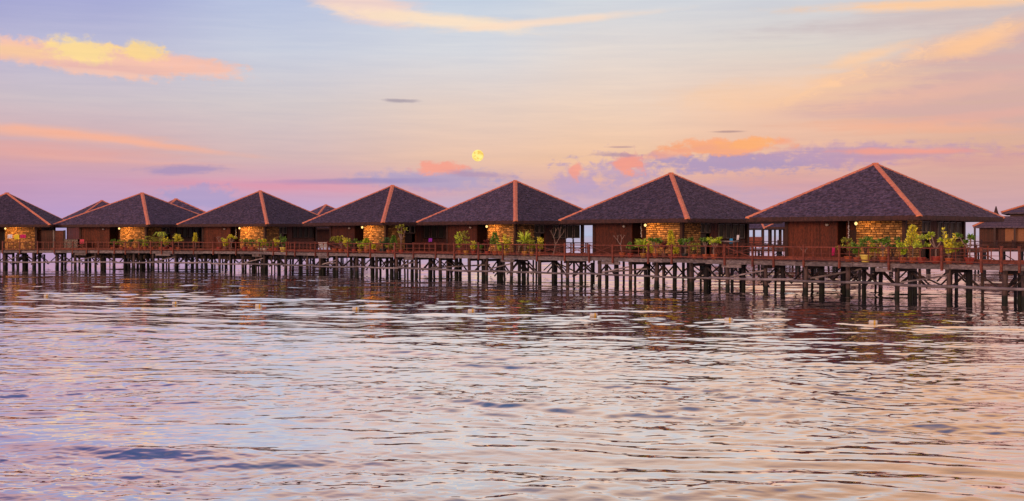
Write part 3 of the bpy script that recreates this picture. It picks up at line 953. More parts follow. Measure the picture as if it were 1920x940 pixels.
def frustum(name, m, hx, hy, tx, ty, z0, z1, parent, th=.2):
    b = MB()
    b.add([(-hx, -hy, z0), (hx, -hy, z0), (hx, hy, z0), (-hx, hy, z0), (-tx, -ty, z1), (tx, -ty, z1), (tx, ty, z1), (-tx, ty, z1),
           (-hx, -hy, z0 - th), (hx, -hy, z0 - th), (hx, hy, z0 - th), (-hx, hy, z0 - th)],
          [(0, 1, 5, 4), (1, 2, 6, 5), (2, 3, 7, 6), (3, 0, 4, 7), (4, 5, 6, 7), (8, 9, 1, 0), (9, 10, 2, 1), (10, 11, 3, 2), (11, 8, 0, 3), (11, 10, 9, 8)], .5)
    o_ = link(name, b.mesh(name, m), parent)
    for sx_ in (-1, 1):
        for sy_ in (-1, 1):
            c = MB(); c.beam((sx_ * hx, sy_ * hy, z0 + .06), (sx_ * tx, sy_ * ty, z1 + .06), .34, .16); link('hip_cap', c.mesh('hip_cap', 'cap'), o_)
    # shingle courses as thin proud lips
    c = MB(); n = 9
    for i in range(1, n):
        f_ = i / n; X_ = hx + (tx - hx) * f_; Y_ = hy + (ty - hy) * f_; z = z0 + (z1 - z0) * f_
        c.box(-X_ - .03, X_ + .03, -Y_ - .06, -Y_ + .1, z - .03, z + .05)
        c.box(-X_ - .06, -X_ + .1, -Y_ + .11, Y_, z - .03, z + .05)
    q = link('shingle_course', c.mesh('shingle_course', 'shingle'), o_); q['kind'] = 'stuff'
    return o_


frustum('lower_roof', 'shingle', 12.2, 9.0, 9.6, 6.4, 5.2, 6.55, hall)
frustum('upper_roof', 'shingle', 8.9, 6.8, .4, .3, 7.05, 9.9, hall)
link('upper_wall', box_me('upper_wall', 'post', -7.9, 7.9, -5.8, 5.8, 6.5, 6.9), hall)
link('wall', boards_mesh(-11.5, 10.5, ZD, 5.0), hall, (0, -7.6, 0))['kind'] = 'stuff'
link('wall', boards_mesh(-7.6, 7.6, ZD, 5.0), hall, (-11.5, 0, 0), (0, 0, -pi / 2))['kind'] = 'stuff'
link('woven_panel', box_me('woven_panel', 'panel', -8.4, -5.0, -7.80, -7.68, ZD + .9, 4.95), hall)
for x in (-12, -9.6, -7.2, -4.8, -2.4, 0):
    link('post', box_me('post', 'post', x - .12, x + .12, -9.1, -8.86, ZD - .02, 5.0), hall)
link('rail', box_me('rail', 'rail', -12, 2, -9.02, -8.94, ZD + .95, ZD + 1.05), hall)
link('platform', box_me('platform', 'deck', -13, 13, -9.2, 9, ZD - .3, ZD - .02), hall)
b = MB(); b.lathe([(.5, 6.3), (.42, 6.8), (.30, 6.95), (.2, 7.3), (.05, 7.9)], 8, -9.6, -6.0); link('finial', b.mesh('finial', 'post'), hall)
for x in (-12, -9, -6, -3, 0):
    for y in (-8.6, -3, 3): link('pile', PILE_BIG[1], hall, (x, y, 0))

# ------------------------------------------------------------------ boardwalk
WW = 2.1
bw = thing('boardwalk', 'long weathered timber boardwalk on piles running past the whole row of bungalows', 'boardwalk')
TOT = CUM[-1]
deck = MB(); s = 0.0
while s < TOT - .3:
    p, d, n = at_s(s + .08); q, _, _ = at_s(s + .08, WW)
    dz = random.uniform(-.006, .004)
    d3 = Vector((d.x, d.y, 0)) * .075; p0 = Vector((p.x, p.y, 0)); q0 = Vector((q.x, q.y, 0)); n3 = Vector((n.x, n.y, 0))
    p0 = p0 - n3 * random.uniform(0, .05)
    z1, z0 = ZD + dz, ZD - .05
    P = [p0 - d3, p0 + d3, q0 + d3, q0 - d3]
    deck.add([(v.x, v.y, z0) for v in P] + [(v.x, v.y, z1) for v in P],
             [(0, 1, 2, 3), (7, 6, 5, 4), (4, 5, 1, 0), (5, 6, 2, 1), (6, 7, 3, 2), (7, 4, 0, 3)])
    s += .163
dk = link('deck_plank', deck.mesh('deck_plank', 'deck'), bw); dk['kind'] = 'stuff'


def seg_beam(s0, s1, off, z0, z1, th, name, m, parent, sag=0.0):
    p, _, _ = at_s(s0, off); q, _, _ = at_s(s1, off)
    b_ = MB(); c = (Vector((p.x, p.y, 0)) + Vector((q.x, q.y, 0))) / 2
    a = Vector((p.x, p.y, (z0 + z1) / 2)) - c; e = Vector((q.x, q.y, (z0 + z1) / 2 - sag)) - c
    b_.beam(a, e, th, z1 - z0)
    return link(name, b_.mesh(name, m), parent, c)


s = 0.2; k = 0
while s < TOT - .5:                      # outer edge beams, uneven boards butted end to end
    L_ = random.uniform(3.2, 5.4); e = min(s + L_, TOT - .2)
    dz = random.uniform(-.03, .03)
    seg_beam(s, e - .02, -.06 - .02 * (k % 2), ZD - .34 + dz, ZD - .055, .09, 'edge_beam', 'grey', bw, random.uniform(-.02, .02))
    if k % 3 == 1: seg_beam(s + .6, s + .6 + random.uniform(1.2, 2.2), .0, ZD - .60, ZD - .36 + dz, .12, 'edge_beam', 'grey', bw)
    s = e; k += 1
s = 0.2
while s < TOT - .5:
    e = min(s + 4.3, TOT - .2)
    seg_beam(s, e - .01, WW + .05, ZD - .33, ZD - .06, .08, 'inner_beam', 'brace', bw)
    seg_beam(s, e - .01, WW / 2, ZD - .33, ZD - .06, .1, 'inner_beam', 'brace', bw)
    s = e
# pile bents every ~2.6 m; the front row follows the photograph's columns where they can be read
front_px = [1918, 1882, 1776, 1679, 1588, 1508, 1434, 1362, 1294, 1228, 1180, 1122, 1062, 1010, 957, 910, 878, 824, 778, 742, 704, 667, 630,
            598, 574, 534, 494, 454, 410, 368, 328, 286, 250, 213, 178, 140, 105, 62, 33, 8]
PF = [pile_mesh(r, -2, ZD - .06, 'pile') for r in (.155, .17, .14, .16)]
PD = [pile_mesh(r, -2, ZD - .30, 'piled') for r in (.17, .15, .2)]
for k, px in enumerate(front_px):
    s = s_at_px(px)
    p, d, n = at_s(s, .14)
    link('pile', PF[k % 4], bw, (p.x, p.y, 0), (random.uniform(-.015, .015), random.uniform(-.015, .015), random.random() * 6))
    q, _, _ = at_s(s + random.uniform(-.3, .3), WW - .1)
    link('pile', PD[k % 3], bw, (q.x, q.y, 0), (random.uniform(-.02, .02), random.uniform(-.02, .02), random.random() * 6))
    a, _, _ = at_s(s, -.22 if k % 3 == 0 else .0); e, _, _ = at_s(s, WW + .15)
    b_ = MB(); c = Vector(((a.x + e.x) / 2, (a.y + e.y) / 2, 0))
    b_.beam(Vector((a.x, a.y, ZD - .46)) - c, Vector((e.x, e.y, ZD - .46)) - c, .2, .22); link('cross_beam', b_.mesh('cross_beam', 'brace'), bw, c)
    if k % 2 == 0 or px > 1400:
        for sg in (-1, 1):
            a, _, _ = at_s(s, WW - .1); e, _, _ = at_s(s + sg * random.uniform(1.0, 1.4), WW - .1)
            b_ = MB(); b_.beam(Vector((0, 0, ZD - .7)), Vector((e.x - a.x, e.y - a.y, random.uniform(.5, .9))), .12, .12)
            link('brace', b_.mesh('brace', 'brace'), bw, (a.x, a.y, 0))
    if k % 4 == 2:
        e, _, _ = at_s(s_at_px(front_px[min(k + 1, len(front_px) - 1)]), .3); a, _, _ = at_s(s, .3)
        b_ = MB(); b_.beam(Vector((0, 0, ZD - .7)), Vector((e.x - a.x, e.y - a.y, .95)), .1, .1); link('brace', b_.mesh('brace', 'pipe'), bw, (a.x, a.y, 0))
# odd thin posts and crooked struts added over the years
for k in range(46):
    s = random.uniform(4, TOT - 6); off = random.uniform(.3, 3.2); p, d, n = at_s(s, off)
    link('pile', PD[k % 3] if k % 2 else PF[k % 4], bw, (p.x, p.y, -.25), (random.uniform(-.05, .05), random.uniform(-.05, .05), random.random() * 6)).scale = (.6, .6, 1)
    e, _, _ = at_s(s + random.choice((-1, 1)) * random.uniform(.9, 2.0), off + random.uniform(-.2, .5))
    b_ = MB(); b_.beam(Vector((0, 0, random.uniform(1.4, 1.75))), Vector((e.x - p.x, e.y - p.y, random.uniform(.3, .8))), .09, .09); link('brace', b_.mesh('brace', 'brace'), bw, (p.x, p.y, 0))
# long horizontal poles along the front piles
s = .5; k = 0
while s < TOT - 1:
    L_ = random.uniform(5.0, 8.0); e = min(s + L_, TOT - .5)
    pts = []
    z0_, z1_ = .88 + random.uniform(-.07, .07), .86 + random.uniform(-.07, .07)
    c, _, _ = at_s(s, -.08)
    for i in range(6):
        q, _, _ = at_s(s + (e - s) * i / 5, -.08); pts.append((q.x - c.x, q.y - c.y, z0_ + (z1_ - z0_) * i / 5 - .05 * sin(pi * i / 5)))
    b_ = MB(); b_.tube(pts, random.uniform(.075, .10), 8); link('pole', b_.mesh('pole', 'pipe', True), bw, (c.x, c.y, 0))
    s = e - random.uniform(0, .5); k += 1
# two fallen poles slanting under the deck
for pa, pb, za, zb in ((1600, 1500, 1.75, .95), (622, 604, 1.25, 1.0), (905, 800, 1.35, .95), (1200, 1120, 1.35, .98)):
    a, _, _ = at_s(s_at_px(pa), .9); e, _, _ = at_s(s_at_px(pb), .6)
    b_ = MB(); b_.tube([(0, 0, za), (e.x - a.x, e.y - a.y, zb)], .07, 7); link('pole', b_.mesh('pole', 'pipe'), bw, (a.x, a.y, 0))

# railing along the outer edge
rl = thing('railing', 'red brown timber railing along the sea side of the boardwalk, thin rails between bolted posts', 'railing')
post_px = [1915, 1880, 1844, 1770, 1670, 1577, 1510, 1454, 1414, 1362, 1262, 1218, 1152, 1108, 1062, 1010, 946, 900, 855, 820, 778, 743, 697, 656, 618, 594, 556, 540, 515, 488, 445, 402,
           365, 327, 305, 285, 262, 237, 216, 186, 164, 138, 103, 72, 38, 6]
ps = [s_at_px(p) for p in post_px]
bp = MB(); bp.box(-.062, .062, -.062, .062, ZD - .44, ZD + 1.06); bp.box(-.075, .075, -.075, .075, ZD + 1.07, ZD + 1.11)
PM = bp.mesh('rail_post', 'rail')
for k, s in enumerate(ps):
    p, d, n = at_s(s, -.2)
    link('rail_post', PM, rl, (p.x, p.y, random.uniform(-.05, .03)), (random.uniform(-.012, .012), random.uniform(-.012, .012), math.atan2(d.y, d.x)))
for k in range(len(ps) - 1):
    s0, s1 = ps[k] + .09, ps[k + 1] - .09
    if s1 - s0 < .2: continue
    seg_beam(s0, s1, -.2, ZD + .93, ZD + 1.0, .09, 'top_rail', 'rail', rl)
    seg_beam(s0, s1, -.2, ZD + .10, ZD + .17, .06, 'bottom_rail', 'rail', rl)
    if k % 3 != 0: seg_beam(s0, s1, -.2, ZD + .52, ZD + .55, .03, 'middle_rail', 'rail', rl)
    if k in (12, 13, 14, 8, 23, 33, 40):
        for sg in (0, 1):
            a, _, _ = at_s(s0, -.2 + .03 * sg); e, _, _ = at_s(s1, -.2 + .03 * sg)
            b_ = MB(); b_.beam(Vector((0, 0, ZD + (.2 if sg else .9))), Vector((e.x - a.x, e.y - a.y, ZD + (.9 if sg else .2))), .045, .045)
            link('cross_bar', b_.mesh('cross_bar', 'rail'), rl, (a.x, a.y, 0))
    else:
        m_ = max(1, int((s1 - s0) / .9))
        for j in range(1, m_ + 1):
            p, d, n = at_s(s0 + (s1 - s0) * j / (m_ + 1), -.2)
            b_ = MB(); b_.box(-.026, .026, -.026, .026, ZD + .175, ZD + .925); link('baluster', b_.mesh('baluster', 'rail'), rl, (p.x, p.y, 0))
# kick board on the deck behind the rail
kb = thing('kick_board', 'low red brown kick board edging the boardwalk behind the potted plants', 'kick board')
s = s_at_px(1915)
while s < s_at_px(140):
    e = s + random.uniform(3, 5)
    seg_beam(s, e - .02, WW - .1, ZD + .004, ZD + .26, .05, 'board', 'rail', kb); s = e

# far boardwalk behind at the right
fb = thing('boardwalk', 'far boardwalk with white gaps of water between its posts, behind the two biggest bungalows', 'boardwalk', (0, 0, 0))
FY = 150.0
fx0, fx1 = 22.0, 84.0
link('deck', box_me('deck', 'deck', fx0, fx1, FY, FY + 2, ZD - .3, ZD), fb)
x = fx0
while x < fx1:
    link('pile', PD[int(x) % 3], fb, (x, FY + .2, 0)); link('pile', PD[(int(x) + 1) % 3], fb, (x + .8, FY + 1.8, 0))
    b_ = MB(); b_.beam((0, 0, 1.7), (1.9, 0, .6), .1, .1); link('brace', b_.mesh('brace', 'brace'), fb, (x, FY + .2, 0))
    x += 2.4
fr = thing('railing', 'far dark railing on the boardwalk behind the two biggest bungalows', 'railing')
x = fx0; j = 0
while x < fx1:
    link('rail_post', box_me('rail_post', 'post', x - .07, x + .07, FY - .07, FY + .07, ZD - .3, ZD + 1.2), fr)
    b_ = MB(); b_.beam((x, FY, ZD + .1), (x + 2.0, FY, ZD + .95), .05, .05)
    b_.beam((x, FY + .06, ZD + .95), (x + 2.0, FY + .06, ZD + .1), .05, .05)
    link('cross_bar', b_.mesh('cross_bar', 'post'), fr)
    x += 2.0; j += 1
for z in (.1, .5, 1.0): link('top_rail' if z > .9 else 'middle_rail', box_me('rail', 'post', fx0, fx1, FY - .04, FY + .03, ZD + z - .04, ZD + z + .04), fr)


# ------------------------------------------------------------------ potted plants
def zpx(y, Y): return HC + (HOR - y) * Y / FPX


def pot_mesh(r, h, m):
    b_ = MB(); b_.lathe([(r * .68, 0), (r * .92, h * .75), (r, h * .8), (r * 1.06, h * .82), (r * 1.06, h), (r * .93, h), (r * .9, h * .86)], 14)
    return b_.mesh('pot', m, False)


def foliage(kind, H, Wd, m, z0):
    """leaf-by-leaf crown between z0 and H, half width Wd"""
    lf = MB(); st = MB()
    if kind == 'bush':
        n = 360
        cl = [(random.gauss(0, .45) * Wd, random.gauss(0, .4) * Wd, z0 + (H - z0) * random.uniform(.38, .9), random.uniform(.25, .45) * Wd) for _ in range(9)]
        for k in range(n):
            c = random.choice(cl); a = random.uniform(0, 2 * pi); e = random.uniform(-.6, 1.3); r = c[3] * random.uniform(.2, 1.0)
            p = Vector((c[0] + r * cos(a) * cos(e), c[1] + r * sin(a) * cos(e), min(H, c[2] + r * sin(e))))
            lf.leaf(p, (cos(a), sin(a), random.uniform(.1, 1.2)), random.uniform(.07, .13), .028)
        for c in cl:
            st.tube([(0, 0, z0 - .05), (c[0] * .4, c[1] * .4, (z0 + c[2]) / 2), (c[0], c[1], c[2])], [.03, .02, .01], 5)
    elif kind == 'frangipani':
        zf = z0 + (H - z0) * .36
        tips = []
        st.tube([(0, 0, z0 - .05), (random.uniform(-.08, .08), 0, z0 + (zf - z0) * .6), (0, 0, zf)], [.055, .045, .045], 6)
        for k in range(random.randint(4, 6)):
            a = k * 1.2 + random.random(); x = Wd * random.uniform(.35, .9) * cos(a); y = Wd * random.uniform(.3, .8) * sin(a); z = zf + (H - zf) * random.uniform(.45, .9)
            st.tube([(0, 0, zf - .03), (x * .6, y * .6, (zf + z) / 2 - .03), (x, y, z)], [.042, .034, .026], 5); tips.append((x, y, z))
        for x, y, z in tips:
            for j in range(40):
                a = random.uniform(0, 2 * pi); lf.leaf((x, y, z - random.uniform(0, .08)), (cos(a), sin(a), random.uniform(-.35, 1.1)), random.uniform(.16, .27), .04)
    elif kind == 'croton':
        for k in range(7):
            a = k * .95 + random.random() * .5; x = Wd * random.uniform(.1, .7) * cos(a); y = Wd * .6 * sin(a); z = z0 + (H - z0) * (.5 + .5 * (k % 4) / 3)
            st.tube([(0, 0, z0 - .05), (x * .5, y * .5, (z0 + z) / 2), (x, y, z)], [.025, .02, .012], 5)
            for j in range(44):
                t_ = random.uniform(.35, 1.0); a2 = random.uniform(0, 2 * pi)
                lf.leaf((x * t_, y * t_, z0 + (z - z0) * t_), (cos(a2), sin(a2), random.uniform(.1, 1.0)), random.uniform(.13, .24), .04)
    elif kind == 'spiky':
        st.tube([(0, 0, z0 - .05), (.03, 0, z0 + (H - z0) * .35), (0, 0, z0 + (H - z0) * .55)], [.045, .035, .03], 6)
        for k in range(60):
            a = random.uniform(0, 2 * pi); e = random.uniform(.0, 1.4); L = Wd * random.uniform(.7, 1.25); zc = z0 + (H - z0) * random.uniform(.35, .62)
            d = Vector((cos(a) * cos(e), sin(a) * cos(e), sin(e))); L = min(L, (H - zc) / max(.3, d.z))
            lf.leaf((0, 0, zc), d, L, .035); lf.leaf(Vector((0, 0, zc)) + d * L * .5, d + Vector((0, 0, -.5)), L * .6, .03)
    elif kind == 'tall':
        st.tube([(0, 0, z0 - .05), (.04, 0, (z0 + H) / 2), (0, 0, H - .1)], [.035, .028, .012], 6)
        for k in range(340):
            t_ = random.uniform(.35, 1.0); a = random.uniform(0, 2 * pi); r = Wd * random.uniform(.1, .8) * (1.15 - t_) * 1.6
            lf.leaf((r * cos(a), r * sin(a), z0 + (H - z0 - .1) * t_), (cos(a), sin(a), random.uniform(.2, 1.2)), random.uniform(.09, .19), .034)
    elif kind == 'bare':
        def rec(p, d, L, r, n_):
            q = p + d * L; st.tube([p, p + d * L * .5 + Vector((random.uniform(-.03, .03), 0, 0)), q], [r, r * .85, r * .7], 6)
            if n_ == 0: return
            for s_ in (-1, 1):
                nd = (d + Vector((s_ * random.uniform(.35, .8), random.uniform(-.4, .4), random.uniform(.0, .5)))).normalized()
                rec(q, nd, L * random.uniform(.55, .75), r * .68, n_ - 1)
        rec(Vector((0, 0, z0 - .05)), Vector((random.uniform(-.25, .25), 0, 1)).normalized(), (H - z0) * .45, .05, 3)
        for k in range(14 if m else 0):
            pass
    elif kind == 'palm':
        for k in range(9):
            a = k * .7 + random.random() * .3; L = Wd * random.uniform(.9, 1.3); hz = H - z0
            prev = Vector((0, 0, z0)); pts = [prev]
            for j in range(1, 8):
                t_ = j / 7; pts.append(Vector((cos(a) * L * t_, sin(a) * L * t_, z0 + hz * sin(min(1.0, t_ * 1.25) * 2.2) * .97)))
            st.tube(pts, [.02 - .002 * j for j in range(8)], 4)
            for j in range(1, 8):
                for s_ in (-1, 1):
                    for w_ in range(3):
                        d = Vector((-sin(a) * s_ + cos(a) * .5, cos(a) * s_ + sin(a) * .5, -.35)); lf.leaf(pts[j] - (pts[j] - pts[j - 1]) * w_ / 3, d, .22, .022)
    # keep the crown at or under its measured height
    return lf, st


GRP = 'potted plants along the boardwalk edge'
PL = [
    # px, y_top, half width px, kind, leaf, pot, pot radius m, label
    (1590, 447, 15, 'bush', 'leaf_olive', 'pot_terra', .26, 'feathery olive shrub in a terracotta pot left of the big yellow pot'),
    (1623, 445, 18, 'bush', 'leaf_green', 'pot_yellow', .36, 'green forked shrub in the large yellow pot before the right bungalow stone wall'),
    (1655, 447, 15, 'frangipani', 'leaf_green', 'pot_terra', .27, 'green frangipani in a terracotta pot just right of the big yellow pot'),
    (1675, 444, 15, 'bush', 'leaf_dark', 'pot_brown', .27, 'dark green shrub in a brown pot left of the right bungalow corner post'),
    (1711, 421, 12, 'tall', 'leaf_yellow', 'pot_terra', .26, 'tallest yellow leaved plant right of the largest bungalow corner post'),
    (1728, 440, 16, 'bush', 'leaf_lime', 'pot_red', .27, 'lime green bushy plant beside the tallest yellow leaved plant'),
    (1755, 436, 18, 'frangipani', 'leaf_lime', 'pot_red', .33, 'wide branched frangipani in a red pot under the small side windows'),
    (1779, 431, 15, 'croton', 'leaf_yellow', 'pot_terra', .26, 'yellow leaved frangipani on a thin stem at the end of the red pots'),
    (1818, 437, 19, 'frangipani', 'leaf_green', 'pot_red', .3, 'green frangipani with pale trunk in a red pot, last plant at the right'),
    (1509, 462, 12, 'bare', None, None, .2, 'bare forked driftwood branch before the largest bungalow dark wood wall'),
    (1167, 436, 20, 'bare', None, 'pot_terra', .28, 'bare pale frangipani in an orange pot reaching up to the left'),
    (1182, 453, 9, 'bush', 'leaf_green', 'pot_red', .24, 'small round green bush in a red pot beside the bare frangipani'),
    (1206, 450, 15, 'spiky', 'leaf_lime', 'pot_ochre', .26, 'spiky lime plant in an ochre pot left of the second bungalow lamp'),
    (1229, 446, 11, 'frangipani', 'leaf_green', 'pot_terra', .25, 'green frangipani left of the dark red shrub, second bungalow'),
    (1246, 450, 13, 'bush', 'leaf_red', 'pot_brown', .27, 'dark red leaved shrub before the second bungalow stone wall'),
    (1258, 431, 6, 'tall', 'leaf_yellow', 'pot_terra', .23, 'slender yellow plant rising behind the dark red shrub'),
    (1284, 445, 12, 'frangipani', 'leaf_green', 'pot_black', .27, 'green two tufted frangipani in a black pot by the second bungalow corner post'),
    (1266, 465, 6, 'croton', 'leaf_yellow', 'pot_terra', .22, 'low yellow leaved plant between dark red shrub and black pot'),
    (1323, 442, 11, 'frangipani', 'leaf_green', 'pot_terra', .25, 'green frangipani with crossed pale stems left of the leaning chair back'),
    (1339, 445, 11, 'frangipani', 'leaf_lime', 'pot_terra', .27, 'lime frangipani with straight pale trunk beneath the leaning chair back'),
    (861, 437, 12, 'croton', 'leaf_lime', 'pot_terra', .27, 'bushy lime plant in an orange pot, first left of the middle bungalow wall light'),
    (874, 434, 10, 'bush', 'leaf_olive', 'pot_ochre', .27, 'tall olive shrub in an ochre pot under the unlit light of the middle bungalow'),
    (888, 454, 9, 'croton', 'leaf_yellow', 'pot_red', .25, 'small yellow croton in a red pot left of the middle bungalow entrance'),
    (914, 448, 8, 'bush', 'leaf_red', 'pot_red', .25, 'red leaved shrub in a red pot at the edge of the middle bungalow stone wall'),
    (928, 435, 8, 'tall', 'leaf_green', 'pot_terra', .27, 'slim green plant with white stem before the middle bungalow stone wall'),
    (949, 440, 11, 'croton', 'leaf_yellow', 'pot_ochre', .28, 'yellow croton in an ochre pot left of the middle bungalow corner post'),
    (972, 453, 8, 'bare', None, 'pot_brown', .26, 'bare curved white trunk in a brown pot right of the middle corner post'),
    (984, 432, 13, 'spiky', 'leaf_lime', 'pot_ochre', .28, 'big spiky lime plant in an ochre pot right of the middle corner post'),
    (997, 452, 6, 'tall', 'leaf_olive', 'pot_ochre', .24, 'narrow olive plant in an ochre pot at the end of the middle stone wall'),
    (1012, 444, 9, 'croton', 'leaf_yellow', 'pot_terra', .25, 'round headed yellow plant beneath the small lit transom of the middle bungalow'),
    (1036, 430, 12, 'bare', None, None, .25, 'dry bare branching shrub right of the round headed yellow plant'),
    (628, 442, 11, 'bush', 'leaf_olive', 'pot_terra', .32, 'olive bush in a wide orange pot, leftmost before the bungalow left of the moon'),
    (639, 447, 8, 'frangipani', 'leaf_olive', 'pot_terra', .28, 'small olive frangipani, second plant before the bungalow left of the moon'),
    (650, 444, 9, 'croton', 'leaf_yellow', 'pot_terra', .28, 'yellow croton third from left before the bungalow left of the moon'),
    (664, 448, 11, 'bush', 'leaf_green', 'pot_red', .28, 'round green bush in a red pot before the bungalow left of the moon'),
    (675, 456, 6, 'croton', 'leaf_lime', 'pot_ochre', .27, 'low lime plant in an ochre pot beside the round green bush'),
    (687, 446, 9, 'tall', 'leaf_lime', 'pot_terra', .28, 'lime plant under the glowing lamp of the bungalow left of the moon'),
    (718, 447, 12, 'bush', 'leaf_dark', 'pot_black', .34, 'flat topped dark green shrub in a black pot left of the moon'),
    (738, 441, 6, 'tall', 'leaf_green', 'pot_red', .25, 'thin stemmed plant with green top left of the tall frangipani'),
    (752, 420, 11, 'frangipani', 'leaf_olive', 'pot_red', .27, 'tall olive frangipani with pale trunk reaching the eave left of the moon'),
    (411, 442, 7, 'bare', None, 'pot_red', .33, 'bare pinkish stems in a red pot before the third bungalow from the left'),
    (423, 447, 8, 'croton', 'leaf_yellow', 'pot_brown', .3, 'bright yellow croton beside the bare pinkish stems'),
    (434, 440, 8, 'frangipani', 'leaf_yellow', 'pot_brown', .3, 'yellow frangipani on a pale trunk right of the bright yellow croton'),
    (459, 449, 9, 'bush', 'leaf_olive', 'pot_red', .34, 'low olive bush before the left end of the brightest lamplit wall'),
    (473, 450, 8, 'bush', 'leaf_green', 'pot_terra', .34, 'low green bush in an orange bowl before the middle of the brightest lamplit wall'),
    (488, 449, 5, 'croton', 'leaf_lime', 'pot_white', .26, 'small lime plant in a cream pot before the right of the brightest lamplit wall'),
    (495, 448, 4, 'tall', 'leaf_yellow', 'pot_white', .26, 'small yellow plant in the right hand cream pot by the corner post'),
    (518, 448, 7, 'croton', 'leaf_yellow', 'pot_red', .3, 'broad leaved yellow plant left of the small yellow pot'),
    (531, 441, 9, 'croton', 'leaf_green', 'pot_yellow', .36, 'green leafy plant in the yellow pot before the third bungalow from the left'),
    (366, 436, 4, 'tall', 'leaf_yellow', 'pot_brown', .26, 'slender yellow topped plant before the dark left wall of the third bungalow'),
    (212, 449, 6, 'bush', 'leaf_green', 'pot_terra', .3, 'leftmost low green shrub in an orange pot before the second bungalow from the left'),
    (228, 450, 7, 'bush', 'leaf_olive', 'pot_terra', .3, 'low olive shrub beneath the lamp of the second bungalow from the left'),
    (245, 449, 8, 'bush', 'leaf_dark', 'pot_terra', .3, 'dark green shrub before the lamplit wall of the second bungalow from the left'),
    (263, 450, 7, 'bush', 'leaf_green', 'pot_terra', .3, 'green shrub left of the corner post of the second bungalow from the left'),
    (285, 444, 12, 'bush', 'leaf_olive', 'pot_terra', .3, 'broad olive shrub right of the corner post of the second bungalow from the left'),
    (302, 434, 9, 'palm', 'leaf_lime', 'pot_terra', .3, 'arching lime palm in an orange pot, tallest before the second bungalow from the left'),
    (310, 444, 6, 'croton', 'leaf_yellow', 'pot_red', .3, 'yellow croton right of the arching lime palm'),
    (334, 435, 7, 'spiky', 'leaf_yellow', 'pot_terra', .28, 'yellow spiky plant between the second and third bungalows from the left'),
    (1692, 452, 12, 'croton', 'leaf_lime', 'pot_terra', .25, 'small lime plant at the foot of the largest bungalow corner post'),
    (1640, 456, 9, 'spiky', 'leaf_olive', 'pot_brown', .24, 'low spiky olive plant just right of the big yellow pot'),
    (1606, 458, 8, 'croton', 'leaf_green', 'pot_terra', .22, 'low green plant just left of the big yellow pot'),
    (1797, 452, 9, 'bush', 'leaf_olive', 'pot_brown', .25, 'low olive bush between the two last pots at the right'),
    (1302, 458, 8, 'bush', 'leaf_olive', 'pot_terra', .24, 'low olive bush at the right end of the second bungalow stone wall'),
    (1217, 460, 7, 'croton', 'leaf_yellow', 'pot_red', .22, 'low yellow plant right beneath the second bungalow lamp'),
    (901, 460, 7, 'bush', 'leaf_green', 'pot_brown', .24, 'low green bush in the middle bungalow entrance'),
    (938, 458, 7, 'croton', 'leaf_lime', 'pot_terra', .24, 'low lime plant at the centre of the middle bungalow stone wall'),
    (700, 457, 7, 'croton', 'leaf_yellow', 'pot_red', .25, 'low yellow plant before the lit wall of the bungalow left of the moon'),
    (729, 458, 6, 'bush', 'leaf_olive', 'pot_terra', .25, 'low olive bush just right of the corner post left of the moon'),
    (507, 454, 6, 'bush', 'leaf_green', 'pot_terra', .26, 'low green bush right of the two cream pots'),
    (272, 451, 6, 'croton', 'leaf_lime', 'pot_terra', .28, 'low lime plant at the second bungalow from the left corner post'),
    (322, 450, 7, 'bush', 'leaf_olive', 'pot_red', .28, 'low olive bush left of the yellow spiky plant'),
]
for (px, yt_, hw, kind, leaf_, pot_, pr__, lab) in PL:
    out = pot_ == 'pot_yellow'
    p, d, n = on_walk(px, .1 if out else .5)
    Y = p.y; H = zpx(yt_, Y) - ZD; Wd = 1.2 * hw * Y / FPX
    o_ = thing('potted_plant' if pot_ else 'driftwood_branch', lab, 'potted plant' if pot_ else 'branch', (p.x, p.y, ZD + .006), random.uniform(-.3, .3), GRP if pot_ else 'bare branches on the boardwalk')
    z0 = 0.02
    if pot_:
        hpot = pr__ * 1.35; z0 = hpot * .86
        po = link('pot', pot_mesh(pr__, hpot, pot_), o_)
        b_ = MB(); b_.lathe([(pr__ * .9, hpot * .84), (pr__ * .05, hpot * .88)], 12); link('soil', b_.mesh('soil', 'soil'), po)
    lf, st_ = foliage(kind, H, Wd, leaf_, z0)
    if st_.v: link('stem' if pot_ else 'branch', st_.mesh('stem', 'barkd' if kind == 'bush' else 'bark'), o_)
    if lf.v: link('foliage', lf.mesh('foliage', leaf_), o_)


# ------------------------------------------------------------------ things on the porches
def cloth(px, y0, y1, wpx, m, lab, off, nm='towel', cat='towel'):
    p, d, n = on_walk(px, off); Y = p.y
    w = wpx * Y / FPX; za, zb = zpx(y0, Y), zpx(y1, Y); ang = math.atan2(d.y, d.x)
    b_ = MB(); nx = 8; P = []; F = []
    for i in range(nx + 1):
        x = -w / 2 + w * i / nx
        for j in range(5):
            t_ = j / 4; P.append((x, .05 * sin(i * 1.7 + j * .3) * t_ + .03, zb + (za - zb) * (1 - t_) - (.03 * sin(i * 1.1) if j == 4 else 0)))
    for i in range(nx):
        for j in range(4): F.append((i * 5 + j, i * 5 + j + 1, (i + 1) * 5 + j + 1, (i + 1) * 5 + j))
    k = len(P); P2 = [(x, y - .018, z) for x, y, z in P]; F2 = [tuple(reversed([q + k for q in f_])) for f_ in F]
    b_.add(P + P2, F + F2)
    for i in range(nx): b_.f += [(i * 5, (i + 1) * 5, (i + 1) * 5 + k, i * 5 + k), (i * 5 + 4, i * 5 + 4 + k, (i + 1) * 5 + 4 + k, (i + 1) * 5 + 4)]
    o_ = link(nm, b_.mesh(nm, m), None, (p.x, p.y, 0), (0, 0, ang)); tagm(o_, lab, cat)


